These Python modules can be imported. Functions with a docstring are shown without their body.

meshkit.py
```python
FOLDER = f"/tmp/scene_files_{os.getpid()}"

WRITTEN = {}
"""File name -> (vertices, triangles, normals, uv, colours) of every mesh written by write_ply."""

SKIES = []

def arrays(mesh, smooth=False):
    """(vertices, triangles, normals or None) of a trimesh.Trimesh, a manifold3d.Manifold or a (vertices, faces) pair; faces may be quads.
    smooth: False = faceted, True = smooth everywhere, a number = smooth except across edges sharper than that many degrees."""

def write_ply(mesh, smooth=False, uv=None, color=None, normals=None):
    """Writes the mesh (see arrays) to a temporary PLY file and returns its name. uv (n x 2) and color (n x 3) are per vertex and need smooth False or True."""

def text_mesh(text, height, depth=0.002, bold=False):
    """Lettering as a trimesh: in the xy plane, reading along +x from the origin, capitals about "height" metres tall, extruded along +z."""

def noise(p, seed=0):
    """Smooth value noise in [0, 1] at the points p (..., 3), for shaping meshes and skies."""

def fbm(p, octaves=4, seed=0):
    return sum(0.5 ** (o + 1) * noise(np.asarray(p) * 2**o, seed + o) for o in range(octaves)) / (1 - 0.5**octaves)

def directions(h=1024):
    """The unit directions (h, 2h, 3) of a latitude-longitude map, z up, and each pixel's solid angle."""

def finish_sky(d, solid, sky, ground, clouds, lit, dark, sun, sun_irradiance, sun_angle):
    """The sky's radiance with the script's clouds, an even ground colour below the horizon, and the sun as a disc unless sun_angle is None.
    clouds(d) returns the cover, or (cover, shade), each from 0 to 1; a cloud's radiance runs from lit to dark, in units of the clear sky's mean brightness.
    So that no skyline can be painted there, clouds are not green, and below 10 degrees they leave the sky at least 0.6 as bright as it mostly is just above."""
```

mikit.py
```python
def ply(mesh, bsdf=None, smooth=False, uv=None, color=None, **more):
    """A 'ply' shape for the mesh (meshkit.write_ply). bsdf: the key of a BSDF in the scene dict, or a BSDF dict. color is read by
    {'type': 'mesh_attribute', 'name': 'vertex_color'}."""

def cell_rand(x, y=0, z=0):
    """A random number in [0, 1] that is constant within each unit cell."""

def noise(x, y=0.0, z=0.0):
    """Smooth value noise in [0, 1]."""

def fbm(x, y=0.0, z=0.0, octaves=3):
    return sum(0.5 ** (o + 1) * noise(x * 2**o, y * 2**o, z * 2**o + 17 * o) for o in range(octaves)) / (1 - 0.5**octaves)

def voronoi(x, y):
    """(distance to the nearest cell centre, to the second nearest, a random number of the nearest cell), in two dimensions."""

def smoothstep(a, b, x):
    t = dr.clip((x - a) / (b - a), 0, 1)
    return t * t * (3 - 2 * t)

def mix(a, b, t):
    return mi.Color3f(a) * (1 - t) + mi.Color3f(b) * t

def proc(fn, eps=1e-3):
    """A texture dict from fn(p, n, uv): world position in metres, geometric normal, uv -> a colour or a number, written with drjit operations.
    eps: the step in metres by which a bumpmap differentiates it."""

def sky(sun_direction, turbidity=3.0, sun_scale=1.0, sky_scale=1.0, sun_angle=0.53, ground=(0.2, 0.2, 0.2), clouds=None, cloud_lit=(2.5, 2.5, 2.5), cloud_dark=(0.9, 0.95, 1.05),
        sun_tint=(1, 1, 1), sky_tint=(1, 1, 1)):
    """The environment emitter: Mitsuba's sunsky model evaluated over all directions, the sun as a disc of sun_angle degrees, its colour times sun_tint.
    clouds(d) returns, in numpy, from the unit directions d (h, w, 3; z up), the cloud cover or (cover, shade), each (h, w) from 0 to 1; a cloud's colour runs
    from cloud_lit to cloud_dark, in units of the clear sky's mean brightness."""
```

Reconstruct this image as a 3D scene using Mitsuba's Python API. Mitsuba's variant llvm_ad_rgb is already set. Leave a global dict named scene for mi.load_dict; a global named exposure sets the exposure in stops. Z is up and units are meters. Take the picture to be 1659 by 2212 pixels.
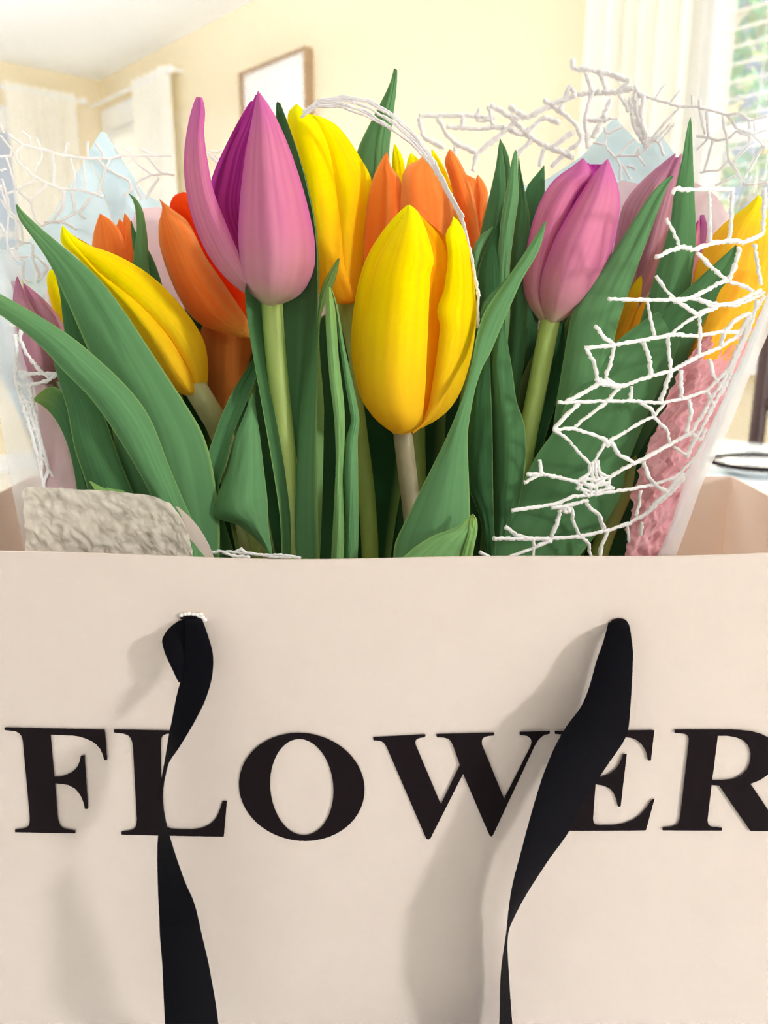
import math, random
import numpy as np
import trimesh
import mitsuba as mi
import mikit, meshkit
from mikit import noise, fbm, smoothstep, mix, proc
from scipy.interpolate import Akima1DInterpolator
import shapely.geometry as sg
T = mi.ScalarTransform4f
rng = np.random.default_rng(7)
scene, labels = {}, {}

# ------------------------------------------------------------------ camera, sky, lamp light, exposure
F = 1700.0                                   # focal length in pixels of the 1659 x 2212 frame
PITCH = math.atan(426 / F)
CP, SP = math.cos(PITCH), math.sin(PITCH)
D = 0.18                                     # camera to the front of the bag
TABLE_Z, RIM = 0.75, 0.95
C = np.array([0.0, -D, RIM + 0.0567])
scene['camera'] = {'type': 'thinlens', 'fov': math.degrees(2 * math.atan(829.5 / F)), 'fov_axis': 'x',
                   'aperture_radius': 0.0007, 'focus_distance': 0.215, 'near_clip': 0.01, 'far_clip': 200.0,
                   'to_world': T().look_at(origin=C.tolist(), target=(C + [0, CP, -SP]).tolist(), up=[0, 0, 1])}
exposure = 0.2
scene['sky'] = mikit.sky((0.75, 0.55, 0.85), turbidity=3.0, sun_scale=4.0, sky_scale=3.4, ground=(0.55, 0.55, 0.5),
                         sky_tint=(1.0, 1.0, 1.0), clouds=lambda d: 0.75 + 0 * d[..., 0], cloud_lit=(1.2, 1.2, 1.2), cloud_dark=(1.0, 1.0, 1.0))
LAMP = 205.0
ADDED_PENDANT = 24.0  # added pendant, only there to brighten ceiling and walls
ADDED_UPLIGHT = 740.0  # added unseen uplight that whitens the ceiling


# ------------------------------------------------------------------ helpers
def ray(px, py):
    x, u = (px - 829.5) / F, (1106 - py) / F
    return np.array([x, CP + u * SP, -SP + u * CP])


def P(px, py, Y):
    """the point of the plane y = Y that is seen at a pixel of the photograph"""
    d = ray(px, py)
    return C + d * ((Y + D) / d[1])


def crop(x0, y0, s):
    return lambda pts: [(x0 + s * p[0], y0 + s * p[1]) + tuple(p[2:]) for p in pts]


def spline(pts, n):
    pts = np.asarray(pts, float)
    if len(pts) == 2:
        return pts[0] + (pts[1] - pts[0]) * np.linspace(0, 1, n)[:, None]
    d = np.r_[0, np.cumsum(np.maximum(np.linalg.norm(np.diff(pts, axis=0), axis=1), 1e-9))]
    return Akima1DInterpolator(d, pts)(np.linspace(0, d[-1], n))


def grid_faces(n, m):
    i, j = np.meshgrid(np.arange(n - 1), np.arange(m - 1), indexing='ij')
    a = (i * m + j).ravel()
    return np.vstack([np.c_[a, a + 1, a + m + 1], np.c_[a, a + m + 1, a + m]])


def loft(cols, n=36, m=13, bulge=0.0, wave=0.0, seed=0):
    """a sheet through two or more lengthwise lines; with two, the middle comes towards the viewer by bulge"""
    cols = [spline(c, n) for c in cols]
    s = np.linspace(0, 1, n)
    t = np.linspace(-1, 1, m)
    if len(cols) == 2:
        mid = (cols[0] + cols[1]) / 2
        w = np.linalg.norm(cols[1] - cols[0], axis=1)
        to = C - mid
        to /= np.linalg.norm(to, axis=1, keepdims=True)
        b = bulge * np.minimum(1, w / max(w.max(), 1e-9)) ** 1.0
        cols = [cols[0], mid + to * b[:, None], cols[1]]
    k = np.linspace(-1, 1, len(cols))
    arr = np.stack(cols)                                     # c, n, 3
    if len(cols) == 3:
        a, b_, c_ = arr
        V = (a[:, None] * (t * (t - 1) / 2)[None, :, None] + b_[:, None] * (1 - t * t)[None, :, None] + c_[:, None] * (t * (t + 1) / 2)[None, :, None])
    else:
        V = np.moveaxis(Akima1DInterpolator(k, arr)(t), 0, 1) if len(cols) > 2 else None
    S, Tt = np.meshgrid(s, t, indexing='ij')
    if wave:
        q = np.stack([S * 3 + seed, Tt * 1.2 + seed * 2, S * 0], -1)
        to = C - V
        to /= np.linalg.norm(to, axis=-1, keepdims=True)
        V = V + to * ((meshkit.fbm(q, 3, seed) - 0.5) * wave)[..., None]
    return V.reshape(-1, 3), grid_faces(n, m), S.ravel(), Tt.ravel()


def tube(pts, r, n=None, sides=8, jitter=0.0, seed=0, cap=True):
    pts = np.asarray(pts, float)
    n = n or max(4, int(len(pts) * 6))
    p = spline(pts, n)
    t = np.gradient(p, axis=0)
    t /= np.linalg.norm(t, axis=1, keepdims=True) + 1e-12
    a = np.cross(t, [0.3, 1, 0.2])
    a /= np.linalg.norm(a, axis=1, keepdims=True) + 1e-12
    b = np.cross(t, a)
    rad = np.broadcast_to(spline(np.c_[np.asarray(r, float), np.zeros((len(r), 1))], n)[:, 0] if np.ndim(r) else r, (n,))
    ang = np.arange(sides) * 2 * np.pi / sides
    R = rad[:, None] * (1 + (jitter * np.random.default_rng(seed).uniform(-1, 1, (n, sides)) if jitter else np.zeros((n, sides))))
    v = p[:, None] + R[..., None] * (np.cos(ang)[None, :, None] * a[:, None] + np.sin(ang)[None, :, None] * b[:, None])
    i, j = np.meshgrid(np.arange(n - 1), np.arange(sides), indexing='ij')
    A, B = (i * sides + j).ravel(), (i * sides + (j + 1) % sides).ravel()
    f = np.vstack([np.c_[A, A + sides, B + sides], np.c_[A, B + sides, B]])
    v = v.reshape(-1, 3)
    if cap:
        v = np.vstack([v, p[:1], p[-1:]])
        k = np.arange(sides)
        f = np.vstack([f, np.c_[np.full(sides, n * sides), k, (k + 1) % sides],
                       np.c_[np.full(sides, n * sides + 1), (n - 1) * sides + (k + 1) % sides, (n - 1) * sides + k]])
    return v, f


def join(parts):
    v, f, o = [], [], 0
    for a, b in parts:
        v.append(a)
        f.append(np.asarray(b) + o)
        o += len(a)
    return np.vstack(v), np.vstack(f)


def box(lo, hi, M=None):
    b = trimesh.creation.box(bounds=[lo, hi])
    v = np.array(b.vertices)
    if M is not None:
        v = v @ M[:3, :3].T + M[:3, 3]
    return v, np.array(b.faces)


def key_of(name, parent=None):
    base = (parent + '__' if parent else '') + name
    used = lambda k: k in scene or k in labels or any(x.startswith(k + '__') for x in scene)
    k, i = base, 0
    while used(k):
        i += 1
        k = f'{base}_{i:03d}'
    return k


def obj(name, mesh, bsdf, parent=None, smooth=False, **kw):
    k = key_of(name, parent)
    scene[k] = mikit.ply(mesh, bsdf, smooth, **kw)
    return k


def thing(name, label, cat, group=None):
    k = key_of(name)
    labels[k] = {'label': label, 'category': cat}
    if group:
        labels[k]['group'] = group
    return k


def struct(name, mesh, bsdf, parent=None, label=None, smooth=False):
    k = obj(name, mesh, bsdf, parent, smooth)
    if parent is None:
        labels[k] = {'kind': 'structure'}
        if label:
            labels[k]['label'] = label
    return k


# ------------------------------------------------------------------ materials
def two(d):
    return {'type': 'twosided', 'bsdf': d}


VC = {'type': 'mesh_attribute', 'name': 'vertex_color'}
rgb = lambda *c: {'type': 'rgb', 'value': list(c)}
scene['petal_mat'] = {'type': 'principledthin', 'base_color': VC, 'roughness': 0.38, 'diff_trans': 0.32, 'eta': 1.35, 'sheen': 0.3}
scene['leaf_mat'] = {'type': 'principledthin', 'base_color': VC, 'roughness': 0.4, 'diff_trans': 0.3, 'eta': 1.4}
scene['stem_mat'] = two({'type': 'principled', 'base_color': VC, 'roughness': 0.45, 'specular': 0.4})
scene['wall_mat'] = two({'type': 'diffuse', 'reflectance': proc(lambda p, n, uv: mix((0.86, 0.76, 0.55), (0.84, 0.735, 0.52), fbm(p.x * 3, p.y * 3, p.z * 3)))})
scene['ceiling_mat'] = two({'type': 'diffuse', 'reflectance': rgb(0.92, 0.935, 0.94)})
scene['floor_mat'] = two({'type': 'principled', 'roughness': 0.4, 'base_color': proc(lambda p, n, uv: mix((0.74, 0.7, 0.64), (0.66, 0.62, 0.56), fbm(p.x * 2.0, p.y * 30, 0)))})
scene['white_mat'] = two({'type': 'principled', 'base_color': rgb(0.88, 0.89, 0.88), 'roughness': 0.4})
scene['curtain_mat'] = {'type': 'principledthin', 'base_color': rgb(0.93, 0.915, 0.84), 'roughness': 0.9, 'diff_trans': 0.35}
scene['pane_mat'] = {'type': 'thindielectric', 'int_ior': 1.5}
scene['frame_mat'] = two({'type': 'principled', 'roughness': 0.45, 'base_color': proc(lambda p, n, uv: mix((0.46, 0.32, 0.2), (0.36, 0.24, 0.14), fbm(p.x * 20, p.y * 20, p.z * 90)))})
scene['dark_wood_mat'] = two({'type': 'principled', 'roughness': 0.4, 'base_color': proc(lambda p, n, uv: mix((0.07, 0.035, 0.028), (0.045, 0.02, 0.018), fbm(p.x * 30, p.y * 30, p.z * 6)))})
scene['table_mat'] = two({'type': 'principled', 'base_color': rgb(0.92, 0.97, 0.99), 'roughness': 0.06, 'specular': 0.6, 'clearcoat': 0.6})
scene['paper_mat'] = two({'type': 'principled', 'roughness': 0.75, 'specular': 0.2, 'base_color': proc(lambda p, n, uv: mix((0.735, 0.632, 0.556), (0.72, 0.612, 0.534), fbm(p.x * 60, p.y * 60, p.z * 60)))})
scene['thin_paper_mat'] = {'type': 'principledthin', 'roughness': 0.8, 'diff_trans': 0.9, 'base_color': rgb(0.9, 0.78, 0.7)}
scene['paper_edge_mat'] = two({'type': 'diffuse', 'reflectance': rgb(0.9, 0.87, 0.82)})
scene['ink_mat'] = two({'type': 'principled', 'base_color': rgb(0.009, 0.005, 0.006), 'roughness': 0.8, 'specular': 0.08})
scene['ribbon_mat'] = two({'type': 'bumpmap', 'scale': 0.0006, 'arbitrary': proc(lambda p, n, uv: 0.5 + 0.5 * mi.Float(0) + 0.5 * __import__('drjit').sin(uv.y * 1500), eps=1e-4),
                           'bsdf': {'type': 'principled', 'base_color': rgb(0.004, 0.0035, 0.006), 'roughness': 0.6, 'specular': 0.12}})
scene['net_mat'] = {'type': 'principledthin', 'base_color': rgb(0.95, 0.945, 0.93), 'roughness': 0.9, 'diff_trans': 0.35}
scene['white_tissue_mat'] = {'type': 'principledthin', 'base_color': rgb(0.66, 0.82, 0.88), 'roughness': 0.8, 'diff_trans': 0.9}
scene['pink_tissue_mat'] = {'type': 'principledthin', 'base_color': rgb(0.86, 0.5, 0.53), 'roughness': 0.8, 'diff_trans': 0.7}
scene['pale_pink_mat'] = {'type': 'principledthin', 'base_color': rgb(0.95, 0.72, 0.74), 'roughness': 0.8, 'diff_trans': 0.9}
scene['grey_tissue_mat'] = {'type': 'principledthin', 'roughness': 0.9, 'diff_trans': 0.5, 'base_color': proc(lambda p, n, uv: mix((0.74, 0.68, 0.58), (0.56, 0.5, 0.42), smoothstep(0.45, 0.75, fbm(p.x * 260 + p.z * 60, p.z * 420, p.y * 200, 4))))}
scene['film_mat'] = {'type': 'thindielectric', 'int_ior': 1.4}
scene['haze_film_mat'] = {'type': 'blendbsdf', 'weight': 0.7, 'a': {'type': 'thindielectric', 'int_ior': 1.4},
                          'b': {'type': 'principledthin', 'base_color': rgb(0.95, 0.98, 0.99), 'roughness': 0.5, 'diff_trans': 1.0}}
scene['light_film_mat'] = {**scene['haze_film_mat'], 'weight': 0.45}
scene['globe_mat'] = two({'type': 'diffuse', 'reflectance': rgb(0.8, 0.8, 0.78)})
scene['metal_mat'] = two({'type': 'principled', 'base_color': rgb(0.5, 0.48, 0.44), 'metallic': 0.9, 'roughness': 0.3})
scene['foliage_mat'] = {'type': 'principledthin', 'base_color': VC, 'roughness': 0.5, 'diff_trans': 0.9}
scene['bark_mat'] = two({'type': 'diffuse', 'reflectance': rgb(0.25, 0.2, 0.15)})

# ------------------------------------------------------------------ the room
r = ray(215, 175)
CEIL = 2.5
CORNER = C + r * ((CEIL - C[2]) / r[2])
AZ = math.radians(42)
RD = np.array([math.sin(AZ), -math.cos(AZ), 0])       # along the right wall, from the corner towards the viewer
LD = np.array([-math.cos(AZ), -math.sin(AZ), 0])      # along the left wall, from the corner
RN, LN = LD, RD                                       # into the room
RO = np.array([CORNER[0], CORNER[1], 0])


def wall_frame(d, n):
    M = np.eye(4)
    M[:3, 0], M[:3, 1], M[:3, 2], M[:3, 3] = d, n, [0, 0, 1], RO
    return M


MR, ML = wall_frame(RD, RN), wall_frame(LD, LN)       # local: x along the wall, y into the room, z up


def on_wall(M, px, py, off=0.0):
    d = ray(px, py)
    n, o = M[:3, 1], M[:3, 3] + M[:3, 1] * off
    p = C + d * (np.dot(o - C, n) / np.dot(d, n))
    return float(np.dot(p - M[:3, 3], M[:3, 0])), float(p[2])


def wall_with_openings(M, length, openings):
    parts, x = [], -0.12
    for x0, x1, z0, z1 in sorted(openings):
        parts += [box([x, -0.12, 0], [x0, 0, CEIL], M), box([x0, -0.12, 0], [x1, 0, z0], M), box([x0, -0.12, z1], [x1, 0, CEIL], M)]
        x = x1
    parts.append(box([x, -0.12, 0], [length, 0, CEIL], M))
    return join(parts)


def fl(mesh):
    v, f = mesh
    return v, np.asarray(f)[:, ::-1]


xb0 = on_wall(MR, 1548, 200)[0]                       # big right window: its far jamb
xsill, zsill = on_wall(MR, 1640, 785)
WB = (xb0 - 0.05, xb0 + 1.3, zsill, 2.2)
xs0, xs1 = on_wall(MR, 240, 300)[0], on_wall(MR, 345, 300)[0]
ztop_s = on_wall(MR, 250, 262)[1]
WS = (xs0, xs1, 0.85, ztop_s)
xl1, xl0 = on_wall(ML, -170, 300)[0], on_wall(ML, 60, 300)[0]
zl = on_wall(ML, 5, 262)[1]
WL = (xl0, xl1, 0.85, zl)

struct('wall_right', wall_with_openings(MR, 8.1, [WS, WB]), 'wall_mat')
struct('wall_left', fl(wall_with_openings(ML, 4.6, [WL])), 'wall_mat')
Mfloor = MR
struct('floor', box([-0.2, -0.2, -0.1], [8.1, 4.7, 0], Mfloor), 'floor_mat')
struct('ceiling', box([-0.2, -0.2, CEIL], [8.1, 4.7, CEIL + 0.1], Mfloor), 'ceiling_mat')
for nm, M, L in (('baseboard_right', MR, 8.1), ('baseboard_left', ML, 4.6)):
    struct(nm, box([0, 0, 0], [L, 0.015, 0.11], M), 'white_mat')


def window(M, x0, x1, z0, z1, label, mullion=True):
    w = 0.045
    fr = [box([x0, -0.09, z0], [x0 + w, 0.015, z1], M), box([x1 - w, -0.09, z0], [x1, 0.015, z1], M), box([x0, -0.09, z0], [x1, 0.015, z0 + w], M),
          box([x0, -0.09, z1 - w], [x1, 0.015, z1], M)]
    k = struct(key_of('window_1') if 'window_1' not in labels else ('window_2' if 'window_2' not in labels else 'window_3'), join(fr), 'white_mat', label=label)
    cw = 0.085
    obj('casing', join([box([x0 - cw, 0.0, z0], [x0, 0.02, z1 + cw], M), box([x1, 0.0, z0], [x1 + cw, 0.02, z1 + cw], M), box([x0, 0.0, z1], [x1, 0.02, z1 + cw], M)]), 'white_mat', k)
    zm = (z0 + z1) / 2
    obj('sash_rail', box([x0 + w, -0.075, zm - 0.025], [x1 - w, -0.045, zm + 0.025], M), 'white_mat', k)
    for a, b in ((z0 + w, zm - 0.025), (zm + 0.025, z1 - w)):
        v = np.array([[x0 + w, -0.06, a], [x1 - w, -0.06, a], [x1 - w, -0.06, b], [x0 + w, -0.06, b]]) @ M[:3, :3].T + M[:3, 3]
        obj('pane', (v, np.array([[0, 1, 2], [0, 2, 3]])), 'pane_mat', k)
    obj('sill', box([x0 - 0.04, -0.09, z0 - 0.03], [x1 + 0.04, 0.06, z0], M), 'white_mat', k)


window(MR, *WB, 'white framed window with a white blind at the right edge')
window(MR, *WS, 'small white window near the corner of the room')
window(ML, *WL, 'white window at the left edge behind the cream curtain')


def blind(M, x0, x1, z0, z1, label, pitch=0.05, tilt=25, depth=0.048):
    k = thing('window_blind', label, 'blind')
    obj('head_rail', box([x0, -0.04, z1 - 0.045], [x1, 0.005, z1], M), 'white_mat', k)
    ca, sa = math.cos(math.radians(tilt)), math.sin(math.radians(tilt))
    n = int((z1 - 0.07 - z0) / pitch)
    for i in range(n):
        zc = z1 - 0.07 - i * pitch
        b = trimesh.creation.box([x1 - x0, depth, 0.0028])
        v = np.array(b.vertices)
        v = np.c_[v[:, 0] + (x0 + x1) / 2, v[:, 1] * ca - v[:, 2] * sa - 0.018, v[:, 1] * sa + v[:, 2] * ca + zc]
        obj('slat', (v @ M[:3, :3].T + M[:3, 3], np.array(b.faces)), 'white_mat', k)
    for xc in (x0 + 0.12, x1 - 0.12):
        obj('ladder_cord', box([xc, -0.0185, z0 + 0.02], [xc + 0.003, -0.0175, z1 - 0.05], M), 'white_mat', k)


blind(MR, WB[0] + 0.05, WB[1] - 0.05, WB[2] + 0.02, WB[3] - 0.05, 'white slatted blind in the large window at the right edge', 0.046, -6, 0.025)
blind(MR, WS[0] + 0.05, WS[1] - 0.05, WS[2] + 0.02, WS[3] - 0.05, 'white slatted blind in the small window near the room corner', 0.05, 40)


def curtain(M, x0, x1, z0, z1, folds, label, depth=0.035, seed=0):
    k = thing('curtain', label, 'curtain')
    n, m = 14, folds * 14 + 1
    u = np.linspace(0, 1, m)
    zz = np.linspace(z1, z0, n)
    g = np.random.default_rng(seed)
    ph = np.interp(u, np.linspace(0, 1, folds + 1), np.cumsum(np.r_[0, g.uniform(0.6, 1.4, folds)]))
    am = np.interp(u, np.linspace(0, 1, folds + 1), g.uniform(0.5, 1.0, folds + 1))
    V = np.zeros((n, m, 3))
    for i, z in enumerate(zz):
        ssp = 0.6 + 0.4 * i / (n - 1)
        V[i, :, 0] = x0 + (x1 - x0) * u
        V[i, :, 1] = 0.07 + depth * ssp * am * np.sin(ph * 2 * np.pi)
        V[i, :, 2] = z
    obj('panel', (V.reshape(-1, 3) @ M[:3, :3].T + M[:3, 3], grid_faces(n, m)), 'curtain_mat', k, smooth=True)
    hd = V[:2].copy()
    hd[0, :, 2], hd[1, :, 2] = z1 + 0.035, z1
    obj('header', (hd.reshape(-1, 3) @ M[:3, :3].T + M[:3, 3], grid_faces(2, m)), 'curtain_mat', k, smooth=True)
    return k


def rod(M, x0, x1, z, label):
    k = thing('curtain_rod', label, 'curtain rod')
    w = lambda p: (np.asarray(p) @ M[:3, :3].T + M[:3, 3])
    obj('pole', tube(w([[x0, 0.07, z], [x1, 0.07, z]]), 0.011, 4), 'white_mat', k, smooth=True)
    for x in (x0, x1):
        s = trimesh.creation.icosphere(2, 0.022)
        obj('finial', (np.array(s.vertices) + w([x, 0.07, z]), np.array(s.faces)), 'white_mat', k, smooth=True)
        obj('bracket', box([x - 0.006, 0, z - 0.01], [x + 0.006, 0.07, z + 0.01], M), 'white_mat', k)


a0, a1 = on_wall(MR, 1262, 100, 0.07)[0], on_wall(MR, 1492, 100, 0.07)[0]
curtain(MR, a0, a1, 0.05, 2.32, 6, 'cream curtain hanging beside the large window at the right', 0.03, 3)
rod(MR, a0 - 0.06, WB[1] + 0.3, 2.33, 'white curtain rod above the large window at the right')
a0, a1 = on_wall(MR, 288, 200, 0.07)[0], on_wall(MR, 368, 200, 0.07)[0]
zr = on_wall(MR, 330, 168, 0.07)[1]
curtain(MR, a0, a1, 0.05, zr, 5, 'white curtain at the small window between the corner and the picture', 0.04, 5)
rod(MR, xs0 - 0.35, a1 + 0.03, zr, 'short white curtain rod over the small window near the corner')
a0, a1 = on_wall(ML, 165, 230, 0.07)[0], on_wall(ML, 12, 230, 0.07)[0]
zr2 = on_wall(ML, 90, 203, 0.07)[1]
curtain(ML, a0, a1, 0.05, zr2, 7, 'cream curtain on the left wall at the left edge', 0.04, 8)
rod(ML, a0 - 0.05, WL[1] + 0.3, zr2, 'white curtain rod on the left wall above the cream curtain')

# picture on the right wall
x0, z1 = on_wall(MR, 533, 155)
x1, z1b = on_wall(MR, 676, 112)
z1 = (z1 + z1b) / 2
z0 = z1 - 0.62
k = thing('picture', 'framed white picture with a brown frame on the cream wall', 'picture')
fw, fd = 0.009, 0.05
obj('frame', join([box([x0, 0.002, z0], [x0 + fw, fd, z1], MR), box([x1 - fw, 0.002, z0], [x1, fd, z1], MR), box([x0, 0.002, z0], [x1, fd, z0 + fw], MR), box([x0, 0.002, z1 - fw], [x1, fd, z1], MR)]), 'frame_mat', k)
obj('print', box([x0 + fw, 0.004, z0 + fw], [x1 - fw, 0.028, z1 - fw], MR), 'white_mat', k)

# tree outside the big window
def tree(centre, R, n, label, seed):
    k = thing('tree', label, 'tree')
    g = np.random.default_rng(seed)
    c = np.asarray(centre)
    p = g.normal(size=(n, 3))
    p = p / np.linalg.norm(p, axis=1, keepdims=True) * g.uniform(0.3, 1, (n, 1)) ** 0.5 * R
    a, b = g.normal(size=(n, 3)), g.normal(size=(n, 3))
    a /= np.linalg.norm(a, axis=1, keepdims=True)
    b -= a * (a * b).sum(1, keepdims=True)
    b /= np.linalg.norm(b, axis=1, keepdims=True)
    s = g.uniform(0.05, 0.1, (n, 1))
    q = np.stack([p - a * s, p + b * s * 0.5, p + a * s, p - b * s * 0.5], 1) + c
    f = (np.arange(n) * 4)[:, None, None] + np.array([[0, 1, 2], [0, 2, 3]])
    col = np.repeat(np.c_[g.uniform(0.45, 0.75, n), g.uniform(0.68, 0.9, n), g.uniform(0.55, 0.78, n)], 4, 0)
    obj('foliage', (q.reshape(-1, 3), f.reshape(-1, 3)), 'foliage_mat', k, color=col)
    labels[k + '__foliage'] = {'kind': 'stuff', 'label': 'bright green leaves'}
    obj('trunk', tube([[c[0], c[1], -0.2], [c[0] + 0.05, c[1], c[2] * 0.6], [c[0], c[1], c[2]]], [0.14, 0.11, 0.06], 8), 'bark_mat', k, smooth=True)


wc = MR[:3, 3] + RD * (WB[0] + 0.5)
tree(wc - RN * 3.2 - RD * 1.0 + [0, 0, 2.0], np.array([1.7, 1.7, 1.9]), 4200, 'bright green tree outside the large window at the right', 1)
struct('ground', box([-30, -30, -0.35], [30, 30, -0.3]), 'bark_mat')
scene['paving_mat'] = two({'type': 'diffuse', 'reflectance': proc(lambda p, n, uv: mix((0.55, 0.54, 0.5), (0.48, 0.47, 0.44), fbm(p.x * 2, p.y * 2, 0)))})
scene['ground']['bsdf'] = {'type': 'ref', 'id': 'paving_mat'}

# table, reflection stand-in and chair
e = C + ray(1620, 955) * ((TABLE_Z - C[2]) / ray(1620, 955)[2])
ex = float(np.dot(e - RO, RD))
ey = float(np.dot(e - RO, RN))
MT = MR
x_bag = float(np.dot(-RO, RD))
y_bag = float(np.dot(-RO, RN))
k = thing('dining_table', 'glossy white dining table under the paper gift bag', 'table')
tx0, tx1, ty0, ty1 = x_bag - 0.75, x_bag + 0.5, ey, y_bag + 0.55
top = sg.box(tx0, ty0, tx1, ty1).buffer(-0.03).buffer(0.03, quad_segs=6)
tm = trimesh.creation.extrude_polygon(top, 0.028, engine='earcut')
v = np.array(tm.vertices) + [0, 0, TABLE_Z - 0.028]
obj('table_top', (v @ MT[:3, :3].T + MT[:3, 3], np.array(tm.faces)), 'table_mat', k)
for lx in (tx0 + 0.08, tx1 - 0.08):
    for ly in (ty0 + 0.08, ty1 - 0.08):
        obj('leg', box([lx - 0.03, ly - 0.03, 0], [lx + 0.03, ly + 0.03, TABLE_Z - 0.028], MT), 'white_mat', k)

# added dark-rimmed oval plate, standing in for reflections in the table
dc = C + ray(1650, 1022) * ((TABLE_Z - C[2]) / ray(1650, 1022)[2])
k = thing('reflection_dish', 'added oval plate standing in for dark reflections in the table at the right edge', 'reflection_dish')
prof = np.array([[0.0, 0.004], [0.05, 0.004], [0.07, 0.010], [0.085, 0.018], [0.088, 0.018], [0.074, 0.008], [0.052, 0.0], [0.0, 0.0]])
dm = trimesh.creation.revolve(prof, sections=40)
v = np.array(dm.vertices) * [1.0, 0.8, 1] + dc
obj('bowl', (v, np.array(dm.faces)), 'white_mat', k, smooth=30)
a = np.linspace(0, 2 * np.pi, 60)
obj('rim', tube(np.c_[0.0865 * np.cos(a), 0.8 * 0.0865 * np.sin(a), np.full(60, 0.0185)] + dc, 0.004, 80, 6, cap=False), 'ink_mat', k, smooth=True)
labels[k + '__rim'] = {'label': 'black rim drawn as a dark reflection'}

# chair behind the far edge of the table
k = thing('dining_chair', 'dark brown wooden chair beyond the far edge of the table', 'chair')
A = C + ray(1633, 957) * ((1.0) / ray(1633, 957)[1] * (e[1] + 0.07 + D) / 1.0)
B = C + ray(1656, 758) * ((e[1] + 0.10 + D) / ray(1656, 758)[1])
up = (B - A) / (B - A)[2]
lean = lambda z: A + up * (z - A[2])
wdir = RD * 1.0
Mc = np.eye(4)
stile = lambda o: tube([lean(0.0) * [1, 1, 0] + o + [0, 0, 0.0], lean(0.45) + o, lean(1.04) + o], 0.016, 10, 10)
obj('stile', stile(0 * wdir), 'dark_wood_mat', k, smooth=40)
obj('stile', stile(0.42 * wdir), 'dark_wood_mat', k, smooth=40)
for z in (0.98, 0.82, 0.68):
    obj('back_rail', tube([lean(z), lean(z) + wdir * 0.21 - RN * 0.02, lean(z) + wdir * 0.42], 0.014, 10, 8), 'dark_wood_mat', k, smooth=40)
s0 = lean(0.45)
sd = RN
Ms = np.eye(4)
Ms[:3, 0], Ms[:3, 1], Ms[:3, 3] = wdir, sd, [s0[0], s0[1], 0]
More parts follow.
